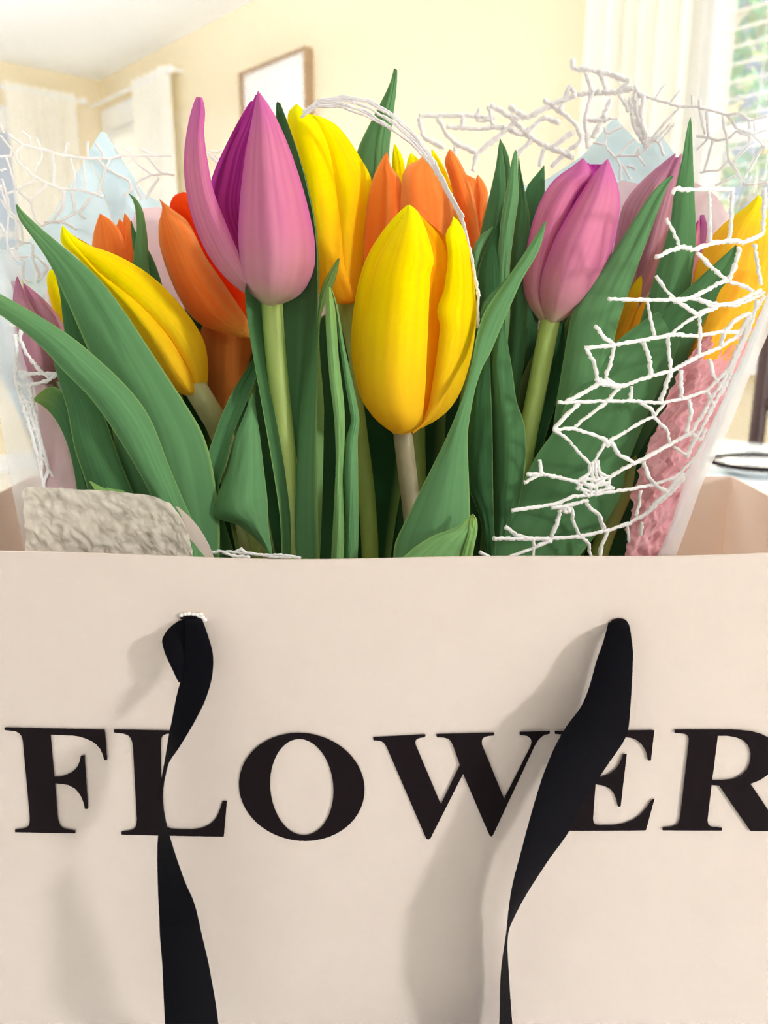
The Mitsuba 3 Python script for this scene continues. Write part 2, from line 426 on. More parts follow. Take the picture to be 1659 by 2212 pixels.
obj('seat', box([-0.01, 0.0, 0.43], [0.43, 0.40, 0.46], Ms), 'dark_wood_mat', k)
for lx in (0.015, 0.405):
    obj('leg', box([lx - 0.018, 0.36, 0], [lx + 0.018, 0.396, 0.43], Ms), 'dark_wood_mat', k)


# lamps out of the frame; pendant and torchiere are added to brighten the room
def globe_lamp(pos, R, power, label, floor=True):
    k = thing('floor_lamp' if floor else 'added_pendant_lamp', label, 'lamp')
    s = trimesh.creation.icosphere(3, R)
    obj('globe', (np.array(s.vertices) + pos, np.array(s.faces)), 'globe_mat', k, smooth=True)
    scene[k + '__globe']['emitter'] = {'type': 'area', 'radiance': rgb(*(power * np.array([1.0, 0.985, 0.985])))}
    if floor:
        obj('pole', tube([[pos[0], pos[1], 0.02], [pos[0], pos[1], pos[2] - R]], 0.011, 4), 'metal_mat', k, smooth=True)
        c = trimesh.creation.cylinder(0.14, 0.02)
        obj('base', (np.array(c.vertices) + [pos[0], pos[1], 0.01], np.array(c.faces)), 'metal_mat', k)
    else:
        obj('cord', tube([[pos[0], pos[1], pos[2] + R], [pos[0], pos[1], CEIL - 0.02]], 0.004, 4, 6), 'metal_mat', k)
        c = trimesh.creation.cylinder(0.06, 0.02)
        obj('canopy', (np.array(c.vertices) + [pos[0], pos[1], CEIL - 0.01], np.array(c.faces)), 'metal_mat', k)


globe_lamp(np.array([1.95, -1.3, 1.46]), 0.112, LAMP, 'white globe floor lamp to the right of the table')
k = thing('added_uplight_lamp', 'added unseen torchiere lamp that brightens the ceiling, to the left of the room', 'lamp')
tp0 = np.array([-2.3, 2.3, 0.0])
bm = trimesh.creation.revolve(np.array([[0.0, 0.0], [0.06, 0.012], [0.12, 0.05], [0.17, 0.11], [0.165, 0.112], [0.115, 0.056], [0.05, 0.03], [0.0, 0.03]]), sections=40)
obj('bowl', (np.array(bm.vertices) + tp0 + [0, 0, 1.72], np.array(bm.faces)), 'metal_mat', k, smooth=30)
q = np.linspace(0, 2 * np.pi, 33)[:-1]
dv = np.vstack([[[0, 0, 0]], np.c_[0.12 * np.cos(q), 0.12 * np.sin(q), 0 * q]]) + tp0 + [0, 0, 1.80]
i_ = np.arange(32)
kk = obj('diffuser', (dv, np.c_[0 * i_, 1 + i_, 1 + (i_ + 1) % 32]), 'globe_mat', k)
scene[kk]['emitter'] = {'type': 'area', 'radiance': rgb(ADDED_UPLIGHT * 0.88, ADDED_UPLIGHT, ADDED_UPLIGHT * 1.25)}
obj('pole', tube([tp0 + [0, 0, 0.02], tp0 + [0, 0, 1.725]], 0.012, 4), 'metal_mat', k, smooth=True)
cm = trimesh.creation.cylinder(0.14, 0.02)
obj('base', (np.array(cm.vertices) + tp0 + [0, 0, 0.01], np.array(cm.faces)), 'metal_mat', k)
globe_lamp(np.array([-0.9, 2.0, 2.15]), 0.16, ADDED_PENDANT, 'added unseen globe pendant lamp that brightens the ceiling and walls', False)

# ------------------------------------------------------------------ the gift bag
XL, XR, YB = -0.128, 0.126, 0.0985
def panel_y(x):
    return 0.009 * (x / 0.125) ** 2


def PP(px, py, off=0.0):
    """the point of the bag's bowed front that is seen at a pixel"""
    Y = 0.0
    for _ in range(12):
        p = P(px, py, Y)
        Y = panel_y(p[0]) - off
    return P(px, py, Y)


bag = thing('gift_bag', 'pale pink paper gift bag with large black lettering holding the tulips', 'gift bag')


def sheet_solid(V, th, n, m):
    """a grid of points thickened to the back along +y"""
    V = V.reshape(n, m, 3)
    B = V + np.array(th)
    v = np.vstack([V.reshape(-1, 3), B.reshape(-1, 3)])
    f = grid_faces(n, m)
    N = n * m
    idx = np.arange(N).reshape(n, m)
    rim = np.r_[idx[0, :-1], idx[:-1, -1], idx[-1, :0:-1], idx[:0:-1, 0]]
    nx = np.roll(rim, -1)
    side = np.vstack([np.c_[rim, rim + N, nx], np.c_[nx, rim + N, nx + N]])
    return v, np.vstack([f[:, ::-1], f + N, side])


xs = np.linspace(XL, XR, 60)
zs = np.linspace(RIM, TABLE_Z + 0.001, 40)
Xg, Zg = np.meshgrid(xs, zs)
rimwave = 0.0004 * np.sin(Xg * 60) * (Zg > RIM - 1e-6)
V = np.stack([Xg, panel_y(Xg) + 0.0006 * (meshkit.fbm(np.stack([Xg * 25, Zg * 25, 0 * Xg], -1), 2) - 0.5), Zg + rimwave], -1)
obj('front_panel', sheet_solid(V, [0, 0.0009, 0], 40, 60), 'paper_mat', bag, smooth=30)
V = np.stack([Xg, YB + 0 * Xg, Zg], -1)
obj('back_panel', sheet_solid(V, [0, 0.0009, 0], 40, 60), 'thin_paper_mat', bag)
for sx, x in ((-1, XL), (1, XR)):
    y0 = panel_y(x) + 0.0009
    ys = np.linspace(y0, YB, 21)
    Yg, Zg2 = np.meshgrid(ys, zs)
    w = 1 - np.abs(2 * (Yg - y0) / (YB - y0) - 1)
    deep = 0.012 * np.clip((RIM - Zg2) / 0.05, 0, 1) + 0.002
    V = np.stack([x - sx * (w * deep) - sx * 0.0, Yg, Zg2], -1)
    obj('side_gusset', sheet_solid(V, [-sx * 0.0009, 0, 0], 40, 21), 'thin_paper_mat', bag)
obj('base', box([XL + 0.001, panel_y(XL) + 0.001, TABLE_Z + 0.0005], [XR - 0.001, YB, TABLE_Z + 0.0015]), 'paper_mat', bag)

# lettering
A7 = crop(0, 1540, 830 / 1659)
A8 = crop(780, 1540, 879 / 1659)
ell = lambda cx, cy, rx, ry, sk=0: [(cx + rx * math.cos(q) + sk * math.sin(q), cy + ry * math.sin(q)) for q in np.linspace(0, 2 * math.pi, 73)[:-1]]
glyphs = {
    'letter_f': (A7([(25, 58), (455, 68), (466, 198), (455, 198), (447, 172), (437, 150), (420, 130), (400, 116), (370, 103), (345, 96), (320, 92), (222, 88), (230, 180), (238, 272), (265, 270), (290, 263), (315, 250), (330, 237), (342, 220), (348, 202), (353, 180), (368, 178), (383, 408), (371, 408), (366, 385), (357, 360), (345, 340), (328, 320), (300, 305), (270, 300), (241, 298), (250, 420), (254, 455), (259, 473), (266, 485), (278, 493), (300, 499), (328, 503), (329, 513), (70, 508), (70, 498), (100, 495), (118, 490), (128, 481), (133, 465), (133, 440), (105, 130), (103, 112), (97, 93), (87, 81), (72, 74), (25, 68)]), None),
    'letter_l': (A7([(497, 67), (750, 72), (750, 82), (725, 84), (708, 90), (700, 102), (697, 130), (700, 300), (712, 450), (716, 473), (723, 486), (738, 494), (780, 498), (830, 498), (857, 495), (880, 489), (902, 479), (920, 465), (935, 447), (946, 426), (963, 375), (981, 375), (968, 527), (528, 518), (528, 507), (560, 503), (578, 497), (588, 487), (593, 470), (594, 450), (578, 150), (575, 122), (568, 103), (556, 90), (538, 84), (497, 79)]), None),
    'letter_o': (A7(ell(1304, 314, 270, 232, 14)), A7(ell(1304, 315, 136, 208, 10))),
    'letter_w': (A8([(50, 95), (262, 83), (260, 93), (240, 96), (227, 101), (221, 110), (222, 125), (325, 368), (402, 208), (375, 130), (366, 111), (355, 100), (338, 95), (308, 93), (306, 82), (542, 76), (542, 86), (515, 89), (498, 95), (491, 106), (492, 125), (582, 345), (690, 130), (694, 112), (688, 97), (675, 88), (645, 84), (645, 73), (768, 70), (766, 80), (748, 83), (732, 93), (718, 108), (705, 130), (535, 494), (529, 497), (522, 492), (415, 242), (282, 505), (273, 510), (265, 505), (118, 165), (104, 133), (92, 115), (78, 108), (50, 106)]), None),
    'letter_e': (A8([(788, 70), (1192, 66), (1178, 188), (1166, 188), (1163, 165), (1154, 142), (1140, 122), (1120, 105), (1098, 96), (1060, 91), (966, 90), (955, 258), (985, 255), (1012, 245), (1035, 227), (1052, 203), (1066, 164), (1080, 162), (1055, 375), (1044, 375), (1038, 345), (1026, 318), (1008, 300), (985, 290), (953, 285), (943, 425), (946, 443), (955, 451), (990, 453), (1030, 452), (1070, 446), (1105, 433), (1135, 412), (1160, 384), (1183, 348), (1192, 346), (1158, 472), (772, 474), (772, 464), (800, 461), (818, 455), (826, 445), (829, 430), (853, 130), (852, 106), (846, 92), (833, 84), (788, 80)]), None),
    'letter_r': (A8([(1275, 64), (1500, 64), (1545, 66), (1590, 71), (1630, 82), (1660, 98), (1682, 122), (1692, 152), (1690, 185), (1678, 217), (1655, 245), (1622, 268), (1583, 283), (1659, 395), (1700, 447), (1718, 460), (1742, 465), (1742, 475), (1583, 475), (1455, 290), (1425, 288), (1408, 430), (1411, 447), (1421, 457), (1440, 461), (1467, 463), (1466, 473), (1226, 472), (1227, 462), (1262, 459), (1283, 453), (1293, 443), (1298, 425), (1333, 120), (1334, 100), (1328, 86), (1314, 79), (1275, 76)]),
                 A8([(1450, 88), (1490, 88), (1525, 94), (1555, 107), (1576, 130), (1586, 160), (1584, 195), (1572, 226), (1548, 250), (1515, 265), (1475, 270), (1427, 270)])),
}
for nm, (outer, hole) in glyphs.items():
    to2 = lambda pts: [(q[0], q[2]) for q in (PP(*p) for p in pts)]
    poly = sg.Polygon(to2(outer), [to2(hole)] if hole else []).buffer(0).segmentize(0.004)
    m = trimesh.creation.extrude_polygon(poly, 0.0002, engine='earcut')
    w = np.array(m.vertices)
    v = np.c_[w[:, 0], panel_y(w[:, 0]) - 0.0005 - w[:, 2], w[:, 1]]
    kk = obj(nm, (v, np.array(m.faces)), 'ink_mat', bag)
    labels[kk] = {'label': 'black serif letter ' + nm[-1].upper()}


# ribbon handles: two ends of one ribbon that hang through the holes
def ribbon_end(L, R, n=110, m=9, bulge=0.0):
    Lp = [P(*p) for p in L]
    Rp = [P(*p) for p in R]
    return loft([Lp, Rp], n, m, bulge)


A4, A5, A6 = crop(280, 1290, 280 / 1087), crop(280, 1800, 280 / 1503), crop(1040, 1290, 380 / 912)
YR = lambda pts, ys: [(p[0], p[1], y) for p, y in zip(pts, ys)]
Rl = A4([(585, 160), (640, 270), (690, 430), (702, 530), (670, 760), (610, 920), (520, 1090), (410, 1270), (340, 1370), (302, 1500), (285, 1600), (290, 1800), (325, 1960)]) + A5([(550, 300), (650, 580), (740, 780), (800, 1000), (850, 1230), (910, 1480), (960, 1750), (1000, 1980), (1030, 2212), (1060, 2500)])
Ll = A4([(470, 165), (465, 300), (462, 450), (432, 680), (400, 800), (360, 1000), (330, 1150), (292, 1380), (265, 1530), (250, 1700), (245, 1850), (240, 1960)]) + A5([(322, 150), (322, 400), (330, 700), (345, 1000), (355, 1250), (380, 1550), (395, 1900), (410, 2212), (425, 2500)])
Ylr = np.interp(np.linspace(0, 1, len(Rl)), [0, 0.05, 0.25, 0.42, 0.55, 0.75, 1], [0.003, -0.004, -0.011, -0.019, -0.022, -0.021, -0.019])
Yll = np.interp(np.linspace(0, 1, len(Ll)), [0, 0.05, 0.25, 0.42, 0.55, 0.75, 1], [0.003, -0.004, -0.009, -0.008, -0.010, -0.019, -0.021])
meshL = ribbon_end(YR(Ll, Yll), YR(Rl, Ylr), bulge=0.0015)
flap = ribbon_end(YR(A4([(440, 180), (300, 300), (273, 380), (300, 480), (350, 590), (410, 715)]), np.interp(np.linspace(0, 1, 6), [0, .15, .5, 1], [0.002, 0.000, -0.005, -0.007])), YR(A4([(520, 170), (500, 300), (490, 450), (455, 560), (445, 650), (428, 710)]), np.interp(np.linspace(0, 1, 6), [0, .15, .5, 1], [0.003, -0.001, -0.0055, -0.0068])), 30, 7, 0.001)
Lr = A6([(662, 112), (640, 200), (610, 290), (560, 460), (520, 560), (440, 670), (360, 820), (300, 980), (250, 1150), (210, 1300), (165, 1470), (140, 1620), (125, 1760), (105, 1900), (95, 2100), (92, 2212), (88, 2350)])
Rr = A6([(745, 112), (775, 190), (786, 300), (780, 450), (765, 660), (730, 760), (620, 920), (520, 1080), (450, 1220), (350, 1360), (240, 1530), (170, 1660), (137, 1760), (136, 1850), (145, 2000), (160, 2212), (172, 2350)])
Ylr2 = np.interp(np.linspace(0, 1, 17), [0, 0.07, 0.3, 0.55, 0.75, 0.88, 1], [0.004, -0.003, -0.009, -0.012, -0.0165, -0.0165, -0.014])
Yrr2 = np.interp(np.linspace(0, 1, 17), [0, 0.07, 0.3, 0.55, 0.75, 0.88, 1], [0.004, -0.003, -0.007, -0.008, -0.004, -0.004, -0.006])
meshR = ribbon_end(YR(Lr, Ylr2), YR(Rr, Yrr2), bulge=0.0015)
# the loop below, where the two ends meet out of frame
endL = meshL[0].reshape(110, 9, 3)[-1]
endR = meshR[0].reshape(110, 9, 3)[-1]
lp = []
for i in range(40):
    u = i / 39
    w = np.array([0, -0.004 * math.sin(math.pi * u), -0.026 * math.sin(math.pi * u)])
    lp.append(endL * (1 - u) + endR * u + w)
loopm = (np.array(lp).reshape(-1, 3), grid_faces(40, 9))
allr = join([(meshL[0], meshL[1]), (meshR[0], meshR[1]), loopm, (flap[0], flap[1])])
uvr = np.vstack([np.c_[meshL[3], meshL[2]], np.c_[meshR[3], meshR[2]], np.c_[np.tile(np.linspace(-1, 1, 9), 40), np.repeat(np.linspace(0, .4, 40), 9)], np.c_[flap[3], flap[2] * 0.25]])
hk = obj('ribbon_handle', allr, 'ribbon_mat', bag, smooth=True, uv=uvr)
labels[hk] = {'label': 'black grosgrain ribbon handle'}
# handle holes: flat dark disc for the shade inside, and torn paper edge
for px, py, rx, ry in ((413, 1334, 24, 6), (1335, 1342, 18, 9)):
    p = PP(px, py)
    q = np.linspace(0, 2 * np.pi, 25)[:-1]
    mm = 0.19 / F
    v = np.vstack([[p], p + np.c_[rx * mm * np.cos(q), 0 * q, ry * mm * np.sin(q)]])
    v[:, 1] = panel_y(v[:, 0]) - 0.0006
    i = np.arange(24)
    obj('handle_hole', (v, np.c_[0 * i, 1 + i, 1 + (i + 1) % 24]), 'ink_mat', bag)
tp = []
for px, py in ((392, 1329), (400, 1327), (408, 1326), (418, 1327), (426, 1328), (431, 1331), (434, 1327), (437, 1333), (442, 1339)):
    s = trimesh.creation.icosphere(1, 0.00055)
    tp.append((np.array(s.vertices) * [1.2, 1, 0.9] + PP(px, py, 0.0005), np.array(s.faces)))
kk = obj('torn_edge', join(tp), 'paper_edge_mat', bag)
labels[kk] = {'label': 'torn white paper edge at the left handle hole'}


# ------------------------------------------------------------------ tulips
def srgb(*c):
    c = np.array(c, float) / 255
    return np.where(c <= 0.04045, c / 12.92, ((c + 0.055) / 1.055) ** 2.4)


def lerp(a, b, t):
    return np.asarray(a) * (1 - t[:, None]) + np.asarray(b) * t[:, None]


sm = lambda a, b, x: np.clip((x - a) / (b - a), 0, 1) ** 2 * (3 - 2 * np.clip((x - a) / (b - a), 0, 1))


def petal_color(kind, s, t, seed):
    st = meshkit.fbm(np.stack([t * 9 + seed * 3.1, s * 1.2, 0 * s + seed], -1), 3, seed)
    e = np.abs(t)
    if kind == 'mauve':
        c = lerp(srgb(224, 136, 168), srgb(208, 116, 156), sm(0.3, 0.8, st))
        c = lerp(c, srgb(200, 92, 172), np.maximum(sm(0.75, 1.0, e) * 0.7, sm(0.72, 1.0, s) * 0.65)[:] if True else 0)
        c = lerp(c, srgb(196, 158, 146), sm(0.5, 0.1, s) * 0.55)
        c = c * (1 - sm(0.2, 0.0, s)[:, None]) + srgb(196, 182, 146) * sm(0.2, 0.0, s)[:, None]
    elif kind == 'magenta':
        c = lerp(srgb(190, 70, 160), srgb(160, 45, 130), sm(0.3, 0.7, st))
        c = c * (1 - 0.7 * sm(0.2, 0.0, s)[:, None]) + srgb(200, 150, 160) * 0.7 * sm(0.2, 0.0, s)[:, None]
    elif kind == 'dusk':
        c = lerp(srgb(190, 138, 154), srgb(172, 122, 134), sm(0.3, 0.7, st))
        c = lerp(c, srgb(176, 96, 150), sm(0.7, 1.0, s) * 0.5)
        c = lerp(c, srgb(140, 130, 100), sm(0.3, 0.0, s) * 0.7)
    elif kind == 'yellow':
        c = lerp(srgb(255, 224, 0), srgb(255, 210, 12), sm(0.3, 0.75, st))
        c = lerp(c, srgb(255, 184, 44), sm(0.72, 0.02, s) * 0.85)
        c = lerp(c, srgb(255, 240, 10), sm(0.8, 1.0, s))
        c = lerp(c, srgb(232, 205, 90), sm(0.07, 0.0, s) * 0.6)
    elif kind == 'gold':
        c = lerp(srgb(255, 176, 20), srgb(255, 160, 10), sm(0.3, 0.75, st))
    elif kind == 'amber':
        c = lerp(srgb(252, 190, 50), srgb(246, 172, 50), sm(0.3, 0.75, st))
        c = lerp(c, srgb(255, 222, 30), sm(0.7, 1.0, s))
    elif kind == 'orange':
        c = lerp(srgb(255, 138, 66), srgb(255, 120, 48), sm(0.3, 0.75, st))
        c = lerp(c, srgb(255, 176, 110), sm(0.6, 1.0, e) * 0.5)
        c = lerp(c, srgb(255, 186, 84), sm(0.3, 0.0, s) * 0.85)
    elif kind == 'red':
        c = lerp(srgb(255, 80, 20), srgb(250, 66, 20), st)
        c = lerp(c, srgb(250, 140, 60), sm(0.3, 0.0, s))
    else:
        c = lerp(srgb(190, 116, 52), srgb(166, 92, 42), st)  # orange bloom browned, its shade is put into the colour
    return np.clip(c * (0.98 if kind in ('mauve', 'magenta') else 1.1), 0, 0.98)


def petal(parent, kind, L, R, Y, bulge, n=44, m=21, wave=0.0012, groove=0.0, seed=None):
    """a petal between its two edges, both from the base to the tip; Y a depth or a list of (s, depth left, depth right)"""
    seed = len(scene) if seed is None else seed

    bx, by = (L[0][0] + R[0][0]) / 2, max(L[0][1], R[0][1]) + 5

    def pts(E, side):
        E = [(bx + 0.15 * (E[0][0] - bx), by)] + list(E)
        s = np.linspace(0, 1, len(E))
        y = [Y] * len(E) if np.isscalar(Y) else np.interp(s, [q[0] for q in Y], [q[side] for q in Y])
        return [P(p[0], p[1], yy) for p, yy in zip(E, y)]
    V, f, s, t = loft([pts(L, 1), pts(R, 2)], n, m, bulge)
    to = C - V
    to /= np.linalg.norm(to, axis=1, keepdims=True)
    sg_ = 1 if bulge >= 0 else -1
    d = (meshkit.fbm(np.stack([s * 2 + seed, t * 1.5, 0 * s], -1), 3, seed) - 0.5) * wave * (1 - t * t) - groove * np.exp(-(t / 0.12) ** 2) * np.sin(np.pi * np.clip(s, 0, 1)) + 0.00004 * np.sin(t * 22 + seed)
    V = V + to * (d * sg_)[:, None]
    return obj('petal', (V, f), 'petal_mat', parent, smooth=True, color=petal_color(kind, s, t, seed))


def leaf(parent, cols, Y, bulge=0.0, light=0.5, tip=0.0, n=48, m=25, wave=0.0022, edge=0.5, name='leaf'):
    """a leaf between pixel lines from base to tip; Y a depth or a list of (s, depth) or one list per line"""
    seed = len(scene)
    W = []
    base_x = np.mean([E[0][0] for E in cols])
    for ci, E in enumerate(cols):
        if E[0][1] < 1205:                      # carry the blade on down into the bag
            cx = base_x + (830 - base_x) * 0.2 * (1260 - E[0][1]) / 500
            E = [(cx + (E[0][0] - base_x) * 0.55, 1275), (0.5 * (cx + base_x) + (E[0][0] - base_x) * 0.85, 0.5 * (1275 + E[0][1]))] + list(E)
        s = np.linspace(0, 1, len(E))
        y = Y if np.isscalar(Y) else (Y[ci] if isinstance(Y[0], list) else Y)
        y = [y] * len(E) if np.isscalar(y) else np.interp(s, [q[0] for q in y], [q[1] for q in y])
        W.append([P(p[0], p[1], yy) for p, yy in zip(E, y)])
    V, f, s, t = loft(W, n, m, bulge, wave, seed)
    st = meshkit.fbm(np.stack([t * 14 + seed, s * 0.8, 0 * s], -1), 3, seed)
    c = lerp(srgb(38, 78, 44), srgb(118, 168, 114), np.full(len(s), light)) * (0.8 if light < 0.2 else 1.0)  # low values dim further, deep shade put into the leaf colour
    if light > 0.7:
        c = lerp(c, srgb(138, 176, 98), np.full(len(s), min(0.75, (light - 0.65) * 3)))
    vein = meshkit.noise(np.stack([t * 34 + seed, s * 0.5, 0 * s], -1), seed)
    c = c * ((0.78 + 0.3 * st + 0.14 * vein) * (0.96 + 0.22 * s))[:, None]  # brighter towards the tip, backlight put into the colour
    c = lerp(c, srgb(170, 196, 110), sm(0.93, 1.0, np.abs(t)) * edge)
    c = lerp(c, srgb(150, 180, 90), sm(0.75, 1.0, s) * tip)
    return obj(name, (V, f), 'leaf_mat', parent, smooth=True, color=np.clip(c, 0, 1))


def stem(parent, pts, rpx, col=(166, 196, 96), base=None):
    """pts (px, py, Y) from the bloom down; the stem goes on to the bag's floor"""
    w = [P(*p) for p in pts]
    d = w[-1] - w[-2] if len(w) > 1 else np.array([0, 0, -1.0])
    if base is None:
        x, y = w[-1][0] * 0.45, 0.035 + 0.45 * (w[-1][1] - 0.03)
        base = np.array([x, max(0.012, min(y, 0.085)), TABLE_Z + 0.003])
    w = w + [w[-1] * 0.55 + base * 0.45 + [0, 0, 0.0], base]
    scale = (np.linalg.norm(w[0] - C)) / F
    n = 40
    v, f = tube(w, rpx * scale, n, 14)
    c = np.tile(srgb(*col), (len(v), 1)) * (0.92 + 0.16 * meshkit.fbm(v * [900, 900, 120], 2))[:, None]
    return obj('stem', (v, f), 'stem_mat', parent, smooth=True, color=np.clip(c, 0, 1))


K2, K3 = crop(700, 430, 400 / 1659), crop(0, 400, 560 / 1659)
K4, K5, K6, K7, K8 = crop(380, 150, 450 / 1659), crop(740, 130, 450 / 1659), crop(1050, 230, 609 / 1659), crop(1000, 640, 659 / 1659), crop(0, 780, 600 / 1659)

# T1: open mauve tulip
t1 = thing('tulip', 'tall open mauve tulip with one petal standing apart at its left', 'tulip')
petal(t1, 'mauve', [(562, 652), (532, 618), (518, 565), (515, 485), (521, 400), (533, 315), (547, 242), (557, 195)], [(606, 658), (642, 641), (669, 606), (681, 555), (675, 490), (656, 412), (631, 335), (598, 257), (557, 195)], [(0, .046, .046), (.4, .044, .048), (1, .045, .045)], 0.015, groove=0.0003, seed=3)
petal(t1, 'mauve', [(575, 655), (515, 625), (462, 570), (427, 505), (404, 425), (397, 350), (403, 285), (415, 232), (424, 209)], [(590, 655), (540, 590), (508, 530), (485, 475), (464, 420), (449, 350), (441, 290), (443, 240), (437, 211)], [(0, .046, .046), (.4, .056, .044), (1, .052, .046)], 0.006, seed=5)
petal(t1, 'magenta', [(580, 650), (530, 605), (498, 535), (470, 450), (480, 385), (499, 318), (524, 268), (552, 205)], [(610, 650), (590, 600), (575, 530), (560, 450), (560, 380), (565, 310), (570, 260), (560, 205)], [(0, .05, .05), (.4, .058, .056), (1, .052, .05)], 0.003, seed=7)
petal(t1, 'magenta', [(590, 650), (560, 600), (540, 500), (535, 400), (545, 300), (560, 210)], [(620, 650), (665, 600), (672, 500), (648, 400), (610, 290), (565, 210)], [(0, .05, .05), (.4, .066, .06), (1, .056, .054)], -0.004, seed=9)
petal(t1, 'magenta', [(575, 650), (510, 590), (470, 500), (450, 420), (480, 330), (540, 220)], [(600, 650), (570, 590), (545, 500), (540, 420), (550, 330), (556, 215)], [(0, .052, .052), (.4, .074, .076), (1, .06, .06)], -0.004, seed=10)
stem(t1, [(587, 652, .047), (595, 760, .046), (607, 880, .045), (620, 1000, .043), (634, 1120, .040), (642, 1210, .036)], 22, (178, 200, 110))
# leaf that clasps this stem: left lap, trough behind the stem, right lap
leaf(t1, [[(608, 1215), (600, 1080), (570, 900), (545, 760), (530, 650), (545, 560), (580, 400), (592, 300), (597, 222)],
          [(640, 1215), (628, 1100), (603, 930), (575, 780), (560, 660), (575, 560), (600, 400), (604, 300), (599, 220)],
          [(650, 1215), (645, 1100), (640, 930), (645, 780), (650, 660), (645, 560), (632, 400), (613, 290), (600, 219)],
          [(640, 1215), (638, 1100), (648, 950), (668, 800), (681, 680), (682, 560), (668, 440), (640, 330), (603, 222)],
          [(690, 1215), (686, 1080), (684, 950), (686, 800), (686, 680), (685, 560), (671, 440), (643, 330), (605, 222)]],
     [[(0, .032), (.5, .040), (.75, .062), (1, .066)], [(0, .034), (.5, .05), (.75, .07), (1, .068)], [(0, .034), (.5, .058), (.75, .072), (1, .068)], [(0, .030), (.5, .050), (.75, .068), (1, .066)], [(0, .030), (.5, .040), (.75, .062), (1, .065)]],
     light=0.45, n=70, m=33, wave=0.0008)

# T2: yellow tulip in the middle
t2 = thing('tulip', 'bright yellow closed tulip at the front centre above the lettering', 'tulip')
petal(t2, 'yellow', K2([(600, 2080), (400, 1900), (285, 1640), (243, 1370), (255, 1060), (300, 780), (370, 550), (480, 350), (620, 170), (745, 52)]), K2([(660, 2090), (560, 1700), (520, 1200), (570, 700), (690, 300), (762, 62)]), [(0, .046, .046), (.5, .05, .042), (1, .046, .046)], 0.004, seed=12)
petal(t2, 'yellow', K2([(612, 2090), (430, 1940), (347, 1760), (326, 1500), (345, 1200), (385, 900), (440, 620), (560, 380), (690, 180), (755, 55)]), K2([(765, 2095), (850, 2040), (890, 1900), (913, 1600), (928, 1250), (942, 900), (957, 660), (985, 560), (930, 320), (850, 125), (765, 50)]), [(0, .046, .046), (.5, .041, .036), (1, .044, .044)], 0.013, groove=0.0003, seed=13)
petal(t2, 'yellow', K2([(790, 2090), (870, 2020), (945, 1810), (995, 1500), (1038, 1160), (1012, 990), (1075, 800), (1108, 520), (1092, 300), (1135, 225), (1158, 155)]), K2([(800, 2090), (1000, 1985), (1150, 1850), (1270, 1600), (1340, 1300), (1366, 1000), (1350, 780), (1310, 500), (1250, 270), (1160, 155)]), [(0, .046, .046), (.5, .041, .052), (1, .047, .05)], 0.006, seed=14)
petal(t2, 'gold', K2([(720, 2080), (650, 1500), (640, 900), (720, 300), (765, 60)]), K2([(860, 2050), (1060, 1600), (1120, 1000), (1110, 600), (1060, 370), (950, 230), (770, 52)]), [(0, .047, .047), (.5, .047, .047), (1, .047, .047)], 0.002, seed=15)
petal(t2, 'gold', K2([(700, 2060), (420, 1700), (330, 1200), (420, 700), (740, 120)]), K2([(800, 2060), (1150, 1700), (1290, 1100), (1240, 600), (900, 180)]), [(0, .05, .05), (.5, .066, .066), (1, .055, .055)], -0.004, seed=16)
stem(t2, [(870, 930, .047), (873, 960, .047), (880, 1020, .047), (890, 1100, .046), (895, 1210, .042)], 21, (150, 142, 108))

# T3: yellow tulip behind the mauve one
t3 = thing('tulip', 'tall yellow tulip behind the open mauve tulip, under the arch of white strings', 'tulip')
petal(t3, 'yellow', [(700, 650), (655, 560), (632, 450), (622, 340), (621, 250), (641, 224)], [(765, 650), (748, 560), (742, 450), (722, 350), (692, 275), (650, 232)], .086, 0.012, seed=21)
petal(t3, 'yellow', [(730, 650), (735, 560), (728, 450), (712, 340), (690, 275), (668, 246)], [(772, 650), (786, 565), (800, 460), (804, 398), (775, 335), (735, 278), (680, 248)], [(0, .088, .088), (.5, .082, .094), (1, .09, .09)], 0.005, seed=22)
petal(t3, 'gold', [(735, 645), (715, 550), (705, 420), (690, 300), (665, 246)], [(772, 645), (795, 560), (800, 440), (765, 330), (690, 250)], .1, -0.004, seed=23)
stem(t3, [(745, 640, .09), (760, 760, .088), (780, 950, .08), (800, 1210, .07)], 18, (150, 180, 90))

# T4: orange tulips behind the yellow one
t4 = thing('tulip', 'broad orange tulip with yellow inner petals behind the front yellow tulip', 'tulip')
petal(t4, 'orange', K5([(240, 2100), (180, 1800), (165, 1500), (190, 1200), (230, 980), (290, 830), (352, 728)]), K5([(460, 2100), (490, 1600), (490, 1250), (462, 960), (385, 840), (358, 735)]), [(0, .085, .08), (.5, .088, .078), (1, .088, .084)], 0.006, seed=31)
petal(t4, 'orange', K5([(400, 2100), (430, 1600), (455, 1250), (470, 960), (520, 840), (610, 790), (665, 728)]), K5([(900, 2100), (930, 1700), (935, 1450), (890, 1180), (820, 990), (730, 850), (667, 730)]), [(0, .08, .084), (.5, .076, .09), (1, .086, .086)], 0.009, seed=32)
petal(t4, 'yellow', K5([(460, 1900), (430, 1300), (395, 850), (410, 670)]), K5([(640, 1900), (560, 1300), (490, 820), (420, 670)]), .1, 0.002, seed=33)
petal(t4, 'yellow', K5([(520, 1900), (490, 1200), (510, 830), (540, 742)]), K5([(760, 1900), (720, 1200), (640, 850), (552, 742)]), .102, 0.002, seed=34)
petal(t4, 'yellow', K5([(800, 1900), (760, 1200), (715, 850), (708, 710)]), K5([(980, 1900), (940, 1300), (830, 900), (716, 710)]), .098, 0.002, seed=35)
stem(t4, [(880, 700, .085), (900, 900, .082), (900, 1210, .07)], 18, (150, 180, 90))
t4b = thing('tulip', 'orange tulip half hidden between the front yellow tulip and the upright green leaves', 'tulip')
